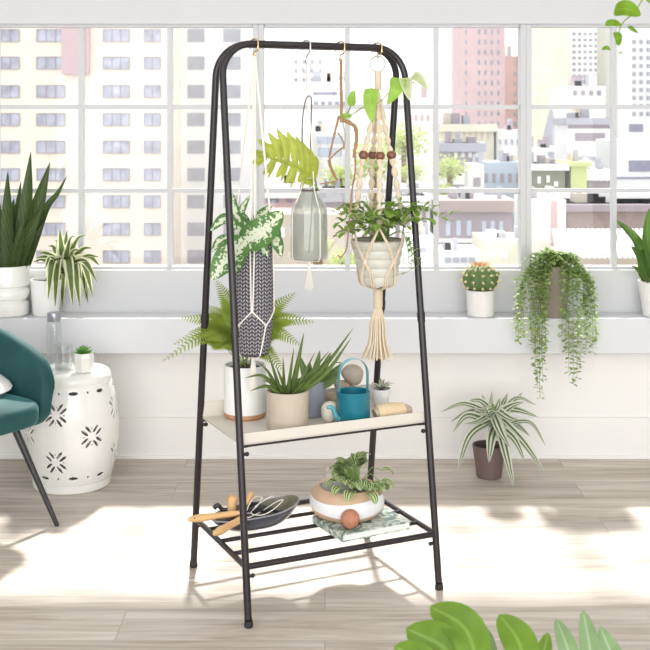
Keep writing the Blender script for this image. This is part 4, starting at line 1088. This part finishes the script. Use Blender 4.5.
# ------------------------------------------------------------------ ceramic garden stool
b = V(((72 - CX) / F * 4.36, 4.36, 0)); r = thing('garden_stool', 'white barrel-shaped ceramic garden stool with pierced flower cutouts', 'stool', b)
HT = .436
def srad(z):
    t = (z - .03) / (HT - .06); return .142 + .031 * sin(pi * max(0, min(1, t))) ** .8 - .004 * t
A = 540; Z0, Z1 = .035, .392; NZ = 270
pet = []
for k in range(8):
    ang = radians(-90 + 37 + 45 * k)
    rows = [.215] if k % 2 == 0 else [.127, .298]
    for z in rows: pet.append((ang, z))
def hole(a, z):
    for (pa, pz) in pet:
        da = (a - pa + pi) % (2 * pi) - pi; x = da * .168; y = z - pz
        if x * x + y * y > .0028: continue
        for j in range(4):
            bas = pi / 4 + j * pi / 2
            for off in (-.30, .30):
                th = bas + off; cx_ = .0305 * cos(th); cy_ = .0305 * sin(th); tt = bas + off * .35
                u_ = (x - cx_) * cos(tt) + (y - cy_) * sin(tt); v_ = -(x - cx_) * sin(tt) + (y - cy_) * cos(tt)
                if (u_ / .0160) ** 2 + (v_ / .0050) ** 2 < 1: return True
            th = j * pi / 2; u_ = x - .030 * cos(th); v_ = y - .030 * sin(th)
            if u_ * u_ + v_ * v_ < .0026 ** 2: return True
    for zz_ in (.064, .372):
        y = z - zz_
        if abs(y) > .007: continue
        for k in range(9):
            pa = radians(-90 + 14 + 40 * k); da = (a - pa + pi) % (2 * pi) - pi; x = da * .155
            if (x / .0165) ** 2 + (y / .0062) ** 2 < 1: return True
            da = (a - pa - radians(20) + pi) % (2 * pi) - pi; x = da * .155
            if (x / .004) ** 2 + (y / .004) ** 2 < 1: return True
    return False
vs = []; fs = []
for i in range(NZ + 1):
    z = Z0 + (Z1 - Z0) * i / NZ; rr = srad(z)
    for k in range(A): a = 2 * pi * k / A; vs.append((b.x + rr * cos(a), b.y + rr * sin(a), z))
for i in range(NZ):
    z = Z0 + (Z1 - Z0) * (i + .5) / NZ
    for k in range(A):
        if hole(2 * pi * (k + .5) / A, z): continue
        l = (k + 1) % A; fs.append((i * A + k, i * A + l, (i + 1) * A + l, (i + 1) * A + k))
mb = MB(); mb.add(vs, fs); mk('pierced_wall', mb, 'white_ceramic', r, solid=.007, auto=60)
mb = MB(); mb.lathe([(.125, 0), (.139, 0), (.144, .004), (.1465, .018), (.1465, .028), (srad(.036) + .003, .036), (srad(.038), .038), (.13, .034), (.125, .004)], b, 90); mk('base_ring', mb, 'white_ceramic', r)
mb = MB(); mb.lathe([(.13, .380), (srad(.388), .388), (srad(.392) + .003, .391), (srad(.392) + .002, .396), (.147, .402), (.146, .412), (.140, .426), (.128, .434), (.11, HT), (0, HT + .001), (0, .42), (.12, .418)], b, 90); mk('top', mb, 'white_ceramic', r)
# bottle, tumbler, little plant on the stool
STZ = HT + .001
p = at(54, 366, 4.44); p.z = STZ
t = thing('water_bottle', 'clear glass water bottle with a grey cap on the ceramic stool', 'bottle', p)
mk('bottle', MB().lathe([(0, .003), (.026, 0), (.029, .004), (.029, .14), (.027, .155), (.023, .165), (.0215, .165), (.0255, .153), (.0275, .138), (.0275, .006), (0, .006)], p, 40), 'clear_glass', t)
mk('cap', MB().lathe([(0, .162), (.0250, .162), (.026, .165), (.026, .193), (.025, .196), (0, .196)], p, 40), 'bottle_cap', t)
p = at(63.5, 370, 4.33); p.z = STZ
o = mk('tumbler', MB().lathe([(0, 0), (.029, 0), (.031, .003), (.033, .092), (.0315, .092), (.0295, .006), (0, .006)], p, 40), 'clear_glass', loc=p); tag(o, 'clear straight-sided drinking glass on the ceramic stool', 'glass')
p = V(((83.5 - CX) / F * 4.29, 4.29, STZ))
t = thing('potted_succulent', 'tiny green succulent in a white faceted cup on the ceramic stool', 'plant', p)
mb = MB(); mb.lathe([(0, 0), (.029, 0), (.038, .032), (.040, .056), (.037, .072), (.034, .072), (.036, .058), (0, .057)], p, 8); mk('pot', mb, 'white_ceramic', t, smooth=False)
mk('soil', MB().lathe([(.034, .058), (0, .061)], p, 16), 'soil', t)
mb = MB()
for k in range(34): mb.blade(p + V((0, 0, .060)), k * 2.4, .3 + k * .033, U(.044, .054) * (1 - k * .006), .014, .35, 5, 'lance', .3)
mk('foliage', mb, 'succulent', t, auto=0)

# ------------------------------------------------------------------ velvet tub chair
cc = V((-1.313, 3.817, 0)); phi = radians(55)
r = thing('tub_chair', 'dark teal velvet tub chair with slim black metal legs', 'chair', cc)
Rz = Matrix.Rotation(phi, 3, 'Z')
def cl(x, y, z): return cc + Rz @ V((x, y, z))
n = 64; zsec = 12; TH = .024; ARM = .42
def shell_pt(t, s_, off):
    """t -1..1 round the shell, s_ 0..1 up"""
    u_ = abs(t); sg = 1 if t > 0 else -1; R_ = .292 + off
    if u_ > ARM: x = sg * R_; y = -.245 * (u_ - ARM) / (1 - ARM)
    else:
        a = pi / 2 - (t / ARM) * pi / 2; x = R_ * cos(a); y = (R_ - .01) * sin(a)
    end = max(0, (u_ - .80) / .20)
    topz = .655 - .125 * u_ ** 1.7 - .075 * end ** 4
    z0 = .325 + .055 * end ** 3; z = z0 + (topz - z0) * s_
    fx = 1 + .07 * s_ ** 1.5
    return cl(x * fx, y * (fx if y > 0 else 1), z)
mb = MB(); cols = []
for i in range(n + 1):
    t = -1 + 2 * i / n; ring = []
    for k in range(zsec + 1): ring.append(shell_pt(t, k / zsec * .955, TH))
    a_ = shell_pt(t, .955, TH); b_ = shell_pt(t, .955, -TH)
    for k in range(1, 6):
        th = pi * k / 6; mpt = (a_ + b_) / 2 + (a_ - b_) / 2 * cos(th) + V((0, 0, TH * .9 * sin(th))); ring.append(mpt)
    for k in range(zsec, -1, -1): ring.append(shell_pt(t, k / zsec * .955, -TH))
    cols.append(ring)
m_ = len(cols[0]); vs = [q for rg in cols for q in rg]; fs = []
for i in range(n):
    for k in range(m_ - 1): fs.append((i * m_ + k, i * m_ + k + 1, (i + 1) * m_ + k + 1, (i + 1) * m_ + k))
    fs.append((i * m_ + m_ - 1, i * m_, (i + 1) * m_, (i + 1) * m_ + m_ - 1))
fs.append(tuple(reversed(range(m_)))); fs.append(tuple(n * m_ + k for k in range(m_)))
mb.add(vs, fs); mk('backrest', mb, 'velvet', r, sub=1, auto=0)
# seat cushion
mb = MB(); pr = []
def sq(a, rx, ry, p=.62): ca, sa = cos(a), sin(a); return rx * abs(ca) ** p * (1 if ca > 0 else -1), ry * abs(sa) ** p * (1 if sa > 0 else -1)
lay = [(.90, .360), (.985, .366), (1, .378), (1, .414), (.985, .426), (.95, .432), (.6, .438), (0.01, .440)]
vs = []; fs = []; A = 64
for (q, z) in lay:
    for k in range(A): x, y = sq(2 * pi * k / A, .262 * q, .275 * q, .4); vs.append(cl(x, y - .038, z))
for i in range(len(lay) - 1):
    for k in range(A): l = (k + 1) % A; fs.append((i * A + k, i * A + l, (i + 1) * A + l, (i + 1) * A + k))
fs.append(tuple(reversed(range(A)))); fs.append(tuple((len(lay) - 1) * A + k for k in range(A)))
mb.add(vs, fs); mk('seat', mb, 'velvet', r, auto=60)
for sx_, sy_ in ((1, -1), (-1, -1), (1, 1), (-1, 1)):
    a_ = cl(sx_ * .16, sy_ * .14 - .02, .365); e_ = cl(sx_ * .295, sy_ * .215, 0)
    if (sx_, sy_) == (1, -1): e_ = at(57, 526, 3.90); e_.z = 0; a_ = at(12, 422, 3.93)
    mk('leg', MB().tube([e_, e_ + V((0, 0, .004)), a_], [.007, .008, .0135], 14), 'chair_leg', r)
mb = MB(); pc = V((-1.245, 3.93, .478))
mb.ball(pc, (.15, .14, .036), 32, 20, M=(Matrix.Rotation(radians(40), 3, 'Z') @ Matrix.Rotation(radians(10), 3, 'X')), fn=lambda q: 1 + .22 * abs(sin(2 * math.atan2(q.y, q.x))) ** 1.5 * (1 - abs(q.z)))
o = mk('cushion', mb, 'pillow_white', loc=pc); tag(o, 'white cushion lying on the teal chair seat', 'cushion')

# ------------------------------------------------------------------ foreground plants
b = V((.24, 1.62, 0)); r = thing('monstera_plant', 'glossy split-leaved monstera in the near foreground with broad green lobes', 'plant', b)
pot(r, b, .26, .11, .14, 'pot_taupe')
mb = MB(); mp_ = MB(); st = MB(); Y0 = 1.60
mid1 = curve([at(396, 690, Y0), at(450, 668, Y0), at(520, 672, Y0 + .02), at(560, 690, Y0 + .02)], 20)
def lobe(dest, base, m1, tip, W, dy=0, dd=-.03):
    P = curve([at(base[0], base[1], Y0), at(m1[0], m1[1], Y0 + dy * .5), at(tip[0], tip[1], Y0 + dy)], 14)
    dest.path_leaf(P, W, up=V((0, -.8, .6)), prof='lobe', fold=.10)
lobe(mb, (462, 690), (446, 650), (406, 628), .062, .10)
lobe(mb, (480, 680), (466, 630), (430, 606), .056, .12)
lobe(mp_, (488, 690), (480, 645), (466, 618), .045, .14)
lobe(mb, (524, 688), (520, 645), (499, 614), .052, .10)
lobe(mb, (450, 700), (420, 662), (394, 646), .05, .06)
lobe(mb, (545, 700), (543, 662), (548, 632), .026, .08)
lobe(mp_, (578, 700), (568, 650), (556, 618), .030, .10)
lobe(mp_, (592, 700), (590, 650), (583, 610), .032, .12)
lobe(mp_, (622, 705), (615, 665), (600, 626), .034, .10)
lobe(mp_, (610, 715), (618, 672), (612, 640), .03, .14)
for d_, pts in ((mb, [at(440, 720, Y0), at(478, 690, Y0 + .03), at(530, 700, Y0 + .02), at(560, 740, Y0)]), (mp_, [at(560, 740, Y0), at(590, 700, Y0 + .03), at(630, 715, Y0 + .03), at(650, 760, Y0)])):
    d_.path_leaf(curve(pts, 16), .085, up=V((0, -.6, .8)), prof='round', fold=.1)
st.tube(curve([b + V((-.02, 0, .24)), V((.22, 1.6, .42)), at(500, 700, Y0)], 16), .006, 8)
st.tube(curve([b + V((.02, 0, .24)), V((.34, 1.6, .42)), at(606, 720, Y0)], 16), .006, 8)
mk('leaf', mb, 'monstera', r, auto=0); mk('leaf', mp_, 'monstera_pale', r, auto=0)['label'] = 'pale glossy leaf'; mk('stalk', st, 'stem_green', r)
b = V((.66, 2.0, 2.05)); r = thing('hanging_pothos', 'bright green trailing sprig hanging down in front of the window from above', 'plant', b)
mk('pot', MB().lathe(potlathe(.14, .08, .1), b, 40), 'white_ceramic', r); mk('cord', MB().tube([b + V((0, 0, .13)), V((b.x, b.y, ZC))], .003, 6), 'cord_white', r)
st = MB(); st.tube(curve([b + V((0, 0, .13)), b + V((-.10, 0, .17)), at(680, -80, 2.0), at(652, -20, 2.0), at(636, 10, 2.0), at(622, 24, 2.0), at(616, 44, 2.0)], 40), .0013, 6); mk('stem', st, 'stem_green', r)
mb = MB(); u_ = V((0, -1, .3))
pl(mb, [at(614, 11, 2), at(627, 9, 1.98), at(641, 15, 1.99)], .030, 'ovate', .15, u_)
pl(mb, [at(605, 24, 2), at(613, 23, 1.99), at(622, 25, 2.0)], .013, 'ovate', .15, u_)
pl(mb, [at(616, 32, 2), at(618, 38, 1.99), at(619, 46, 2.0)], .014, 'ovate', .15, u_)
pl(mb, [at(628, 26, 2), at(632, 29, 1.99), at(638, 33, 2.0)], .008, 'ovate', .15, u_)
pl(mb, [at(602, 49, 2), at(607, 48, 1.99), at(611, 50, 2.0)], .008, 'ovate', .15, u_)
pl(mb, [at(618, 53, 2), at(620, 52.5, 1.99), at(623, 53, 2.0)], .004, 'ovate', .15, u_)
pl(mb, [at(645, -6, 2), at(652, 0, 1.99), at(660, 4, 2.0)], .018, 'ovate', .15, u_)
mk('leaf', mb, 'bright_leaf', r, auto=0)
# ------------------------------------------------------------------ the city outside
GZ = -34.0
for n_, c_ in dict(b_cream=(0.90, 0.815, 0.70), b_white=(0.805, 0.805, 0.793), b_pink=(0.60, 0.44, 0.45), b_pink_dark=(0.54, 0.37, 0.385), b_mauve=(0.366, 0.317, 0.354), b_brick=(0.378, 0.305, 0.293), b_grey=(0.439, 0.439, 0.488), b_olive=(0.207, 0.207, 0.159), b_lime=(0.512, 0.561, 0.244), b_blue=(0.512, 0.573, 0.683), b_yellow=(0.756, 0.732, 0.586), b_tan=(0.634, 0.549, 0.451)).items():
    mat(n_, c_, .85, var=.12, vscale=.35, spec=.1)
mat('b_glass', (.30, .30, .38), .5, var=.35, vscale=1.2, spec=.2); mat('b_glass_pale', (.40, .40, .45), .5, var=.25, vscale=1.2, spec=.2); mat('b_frame', (.42, .37, .38), .6); mat('b_glass_light', (.50, .50, .58), .5, var=.6, vscale=.9, spec=.2)
mat('street', (.25, .25, .26), .9, var=.05, vscale=.05)
g = MB(); g.box((0, 360, GZ - .5), (900, 700, 1)); o = mk('ground', g, 'street', smooth=False); o['kind'] = 'structure'
rb2 = random.Random(3)
def wgrid(xs, ys, w, h): return [(x, y, w, h) for x in xs for y in ys]
def building(label, m, x0, x1, ytop, Y, depth=12, wins=(), wm='b_glass', cat='building', name='building', roof=None, cornice=0, frames=False, zbot=GZ):
    a = at(x0, ytop, Y); e = at(x1, ytop, Y); zt = a.z
    r = thing(name, label, cat, ((a.x + e.x) / 2, Y + depth / 2, zbot), 'city buildings outside the window')
    mb = MB(); mb.box(((a.x + e.x) / 2, Y + depth / 2, (zt + zbot) / 2), (e.x - a.x, depth, zt - zbot)); mk('facade', mb, m, r, smooth=False)
    if cornice:
        mb = MB(); mb.box(((a.x + e.x) / 2, Y + depth / 2 - .3, zt - cornice / 2), (e.x - a.x + .6, depth + .6, cornice)); mk('cornice', mb, roof or m, r, smooth=False)
    wpx = abs(x1 - x0)
    if cornice or wpx < 60:
        for q in range(3 if wpx > 20 else 1):
            w_ = (e.x - a.x) * rb2.uniform(.08, .22); xx = rb2.uniform(a.x + w_, e.x - w_); hh_ = rb2.uniform(.003, .011) * Y
            o = mk('roof_hut', MB().box((xx, Y + depth * .4, zt + hh_ / 2), (w_, depth * .3, hh_)), rb2.choice(['b_grey', 'b_white', 'b_mauve', 'b_tan']), r, smooth=False)
        o = mk('chimney', MB().box((a.x + (e.x - a.x) * rb2.uniform(.1, .9), Y + depth * .3, zt + .005 * Y), (.004 * Y, .004 * Y, .010 * Y)), 'b_grey', r, smooth=False)
    if cornice: mk('string_course', MB().box(((a.x + e.x) / 2, Y - .05, zt - .035 * Y), (e.x - a.x + .1, .3, .0035 * Y)), 'b_white' if m != 'b_white' else 'b_grey', r, smooth=False)
    for (x, y, w, h) in wins:
        p = at(x, y, Y); ww = w / F * Y; hh = h / F * Y
        o = mk('window', MB().box((p.x, Y - .02, p.z), (ww, .12, hh)), wm, r, smooth=False)
        if frames:
            f = MB(); t_ = ww * .022; k_ = 3 if w > 16 else 2
            for q in range(k_ + 1): f.box((p.x - ww / 2 + ww * q / k_, Y - .1, p.z), (t_, .08, hh))
            f.box((p.x, Y - .1, p.z - hh / 2), (ww, .08, t_)); f.box((p.x, Y - .1, p.z + hh / 2), (ww, .08, t_)); mk('window_frame', f, 'b_frame', o, smooth=False)
    return r
rows = [8, 35.5, 63, 91.5, 119.5, 147, 174.5, 201.5, 229, 256.5, 284]
w1 = wgrid([-38], rows, 26, 12) + wgrid([6], rows, 27, 12) + wgrid([51], rows, 28, 12) + wgrid([116.5], rows, 26, 12) + wgrid([152.5], rows, 16, 12) + wgrid([83], rows[3:], 3, 9)
building('long cream apartment block with rows of wide windows across the left panes', 'b_cream', -90, 172, -60, 110, 7, w1, 'b_glass_light', frames=True, name='apartment_block')
rb = MB()
for px_ in (76,): rb.box(at(px_, 30, 109.7), (2.6, .7, 8.4))
o = mk('brick_pier', rb, 'b_pink', bpy.data.objects['apartment_block'], smooth=False)
building('white apartment block set back beside the cream block', 'b_white', 172, 252, -60, 118, 14, wgrid([196, 232], rows, 17, 13), 'b_glass_pale', frames=False, name='apartment_block')
w2 = [(479 + 6.4 * k, 32 + 10.2 * j, 2.2, 4.6) for k in range(4) for j in range(10)] + [(466, 32 + 10.2 * j, 1.6, 3.6) for j in range(10)]
building('tall pink brick tower with tiny windows and a stepped top', 'b_pink', 461, 505, 22, 190, 14, w2, 'b_glass', name='tower')
building('lower shoulder of the pink tower, darker pink', 'b_pink_dark', 500, 520, 56, 205, 12, [(515, 64 + 10 * j, 2.6, 4.6) for j in range(8)], name='tower')
building('pale yellow tower beyond the pane beside the wide mullion', 'b_yellow', 530, 568, -30, 185, 12, [(536 + 9 * k, 70 + 12 * j, 2, 3) for k in range(4) for j in range(3)], 'b_white', name='tower')
building('grey striped office tower with close window rows', 'b_white', 570, 600, 26, 200, 12, [(574 + 5.5 * k, 34 + 6 * j, 3.4, 3) for k in range(5) for j in range(9)], 'b_glass', name='office_tower')
building('white office tower with a grid of dark windows near the frame edge', 'b_white', 618, 690, -20, 180, 14, [(634 + 7 * k, 42 + 8 * j, 3.4, 4) for k in range(6) for j in range(10)], 'b_glass_pale', name='office_tower')
building('low white building topped by the grey plant room', 'b_white', 562, 606, 86, 160, 8, [(575 + 8 * k, 93, 4, 5) for k in range(4)], 'b_mauve')
building('cream arcade building in front of the pink tower', 'b_yellow', 440, 494, 124, 150, 8, [(446 + 6 * k, 136, 2.6, 8) for k in range(8)], 'b_tan', cornice=1.0)
building('white stepped house beside the arcade building', 'b_white', 501, 524, 130, 146, 8, [(500 + 6 * k, 142, 2.4, 5) for k in range(4)], 'b_glass_pale')
building('mauve terrace with four small bright windows', 'b_mauve', 446, 483, 143, 132, 8, [(456 + 7 * k, 155, 3.4, 5) for k in range(4)], 'b_white', cornice=1.0, roof='b_grey')
building('pale blue building with a flagpole', 'b_blue', 485, 525, 162, 120, 5, [(486 + 8 * k, 178, 3.6, 9) for k in range(5)], 'b_mauve')
building('small grey shed-like house behind the tree tops', 'b_grey', 440, 467, 176, 113, 5, [], roof='b_white', cornice=.8)
building('white narrow building with one dark doorway', 'b_white', 468, 484, 164, 108, 3, [(477, 182, 7, 9)], 'b_mauve')
building('long mauve brick row house with tall arched windows', 'b_mauve', 437, 512, 200, 90, 6, [(448 + 10.5 * k, 228, 4.4, 15) for k in range(3)] + [(484 + 8.5 * k, 228, 4, 14) for k in range(3)], 'b_blue', cornice=.9, roof='b_brick')
building('white flat-roofed shed below the row house', 'b_white', 438, 481, 252, 68, 4, [(448 + 8 * k, 260, 6, 5) for k in range(4)], 'b_grey')
building('cream low block between the shed and the wide mullion', 'b_yellow', 482, 530, 240, 74, 5, [(492, 255, 5, 8), (505, 255, 5, 8)], 'b_white')
building('dark olive building with three bright windows', 'b_olive', 530, 565, 164, 112, 6, [(539, 180, 3, 7), (548, 179, 3, 7), (556, 184, 4, 5)], 'b_white', cornice=.6, roof='b_white')
building('lime green walled block', 'b_lime', 571, 587, 162, 112, 6, [], cornice=.4)
building('pale house with a blue-grey doorway', 'b_white', 528, 556, 148, 130, 5, [(551, 157, 6, 10)], 'b_grey')
building('low mauve building right of the lime block', 'b_mauve', 588, 611, 170, 114, 6, [(595 + 6 * k, 178, 3, 6) for k in range(3)], 'b_white', cornice=1.0, roof='b_white')
building('grey-roofed building with long dark eaves', 'b_white', 568, 612, 118, 138, 8, [(590, 126, 44, 5), (590, 137, 30, 8)], 'b_mauve', cornice=.8, roof='b_grey')
building('white building with wide blue shop windows by the frame edge', 'b_white', 613, 680, 140, 124, 8, [(640, 166, 22, 11), (636, 128, 14, 8), (640, 178, 50, 2)], 'b_glass', name='building')
building('white terrace wall above the brick warehouse', 'b_white', 530, 700, 194, 97, 5, [(545, 204, 5, 8), (560, 206, 5, 10), (598, 203, 6, 10), (622, 204, 8, 8)], 'b_yellow')
building('long brick warehouse with a single white vent', 'b_brick', 567, 690, 204, 84, 6, [(595, 233, 9, 8)], 'b_white', cornice=.5, roof='b_mauve')
building('white rendered wall with a pale pink chimney', 'b_white', 528, 566, 200, 82, 6, [(554, 226, 6, 50)], 'b_pink', name='building')
# corrugated pale awning
a = at(560, 248, 74); e = at(690, 248, 74); r = thing('awning', 'pale corrugated awning in front of the brick warehouse', 'awning', ((a.x + e.x) / 2, 74, GZ), 'city buildings outside the window')
mb = MB()
for k in range(26):
    x = a.x + (e.x - a.x) * k / 26; mb.beam(V((x, 76, a.z + 1)), V((x - .5, 72, a.z - .4)), .22, .12)
mk('slats', mb, 'b_white', r, smooth=False)
mk('wall', MB().box(((a.x + e.x) / 2, 76, (a.z + GZ) / 2), (e.x - a.x, 3, a.z - GZ - .6)), 'b_tan', r, smooth=False)
# centre
building('white tower behind the hanging bottle', 'b_white', 284, 332, -20, 175, 12, [(296 + 8 * k, 62 + 9 * j, 2.6, 4) for k in range(4) for j in range(3)], 'b_glass_pale', name='tower')
building('white block with a blue sign band behind the twisted vine', 'b_white', 308, 352, 82, 145, 8, [(325, 93.5, 24, 2.6)] + [(316 + 7 * k, 104, 4, 5) for k in range(5)], 'b_glass', name='building')
building('pale blue-roofed building behind the vine', 'b_white', 312, 352, 132, 120, 10, [(330, 140, 26, 7), (330, 152, 24, 9)], 'b_blue')
building('pink house with blue windows behind the bottle', 'b_pink', 262, 300, 184, 100, 6, [(273, 198, 12, 9), (289, 198, 6, 9)], 'b_glass', cornice=1.2, roof='b_white')
building('mauve brick house with tall windows between the bottle and the hanger', 'b_mauve', 322, 350, 190, 100, 6, [(330, 218, 4, 12), (340, 218, 4, 12)], 'b_grey', cornice=1.0, roof='b_grey')
building('pale pink row house behind the macrame pot', 'b_tan', 264, 345, 214, 88, 6, [(274 + 9 * k, 232, 4, 10) for k in range(3)], 'b_white')
building('dark-windowed house left of the mullion behind the jade plant', 'b_mauve', 400, 427, 196, 92, 6, [(420, 212, 4, 12), (428, 212, 4, 12)], 'b_white', cornice=1.0, roof='b_white')
building('small white garage with a dark door under the mauve house', 'b_white', 408, 436, 238, 74, 8, [(420, 250, 12, 4)], 'b_grey')
building('white background block behind the beads', 'b_white', 356, 436, 100, 167, 4, [(410 + 6 * k, 118, 3, 6) for k in range(4)] + [(424, 92, 6, 12)], 'b_pink')
# rooftop cone
a = at(551, 145, 150); r = thing('roof_spire', 'pale blue-grey pointed roof beside the yellow tower', 'roof', (a.x, 150, GZ), 'city buildings outside the window')
mk('spire', MB().lathe([(1.3, a.z - GZ), (.2, a.z - GZ + 4.6)], (a.x, 150, GZ), 4), 'b_grey', r, smooth=False); mk('tower_body', MB().box((a.x, 150, (a.z + GZ) / 2), (2, 2, a.z - GZ)), 'b_white', r, smooth=False)
# trees
def tree(label, px, py, Y, R_):
    c_ = at(px, py, Y); r = thing('street_tree', label, 'tree', (c_.x, c_.y, GZ), 'trees among the city buildings')
    mk('trunk', MB().tube([V((c_.x, Y, GZ)), V((c_.x, Y, c_.z))], [.5, .25], 8), 'stem_brown', r)
    mb = MB()
    for k in range(800):
        d = V((rnd.gauss(0, 1), rnd.gauss(0, 1), rnd.gauss(0, 1))).normalized() * R_ * (rnd.random() ** .4) * (1 + .25 * sin(k * .7)); d.z *= .75
        p = c_ + d; q = V((rnd.gauss(0, 1), rnd.gauss(0, 1), rnd.gauss(0, 1))).normalized(); q2 = q.orthogonal().normalized(); q3 = q.cross(q2); s_ = R_ * .085
        mb.add([p - q2 * s_, p + q3 * s_ * .6, p + q2 * s_, p - q3 * s_ * .6], [(0, 1, 2, 3)])
    mk('crown', mb, 'tree_leaf', r, auto=0)
for i, (l, x, y, Y, R_) in enumerate([('yellow-green tree top left of the mauve terrace', 450, 168, 102, 1.5), ('yellow-green tree top just left of the thin muntin beside the rack leg', 412, 172, 103, 1.2), ('pale tree top low behind the frosted bottle', 318, 246, 60, .8), ('pale tree top behind the knotted hanger ropes', 374, 160, 108, 2.2), ('bushy pale tree top behind the rack post at bead height', 404, 140, 114, 2.4), ('small round tree top below the mauve terrace', 444, 192, 98.5, 1.0), ('tree top behind the hanging vine', 340, 178, 110, 1.8), ('pale tree top under the macrame pot', 346, 262, 58, .9)]):
    tree(l, x, y, Y, R_)
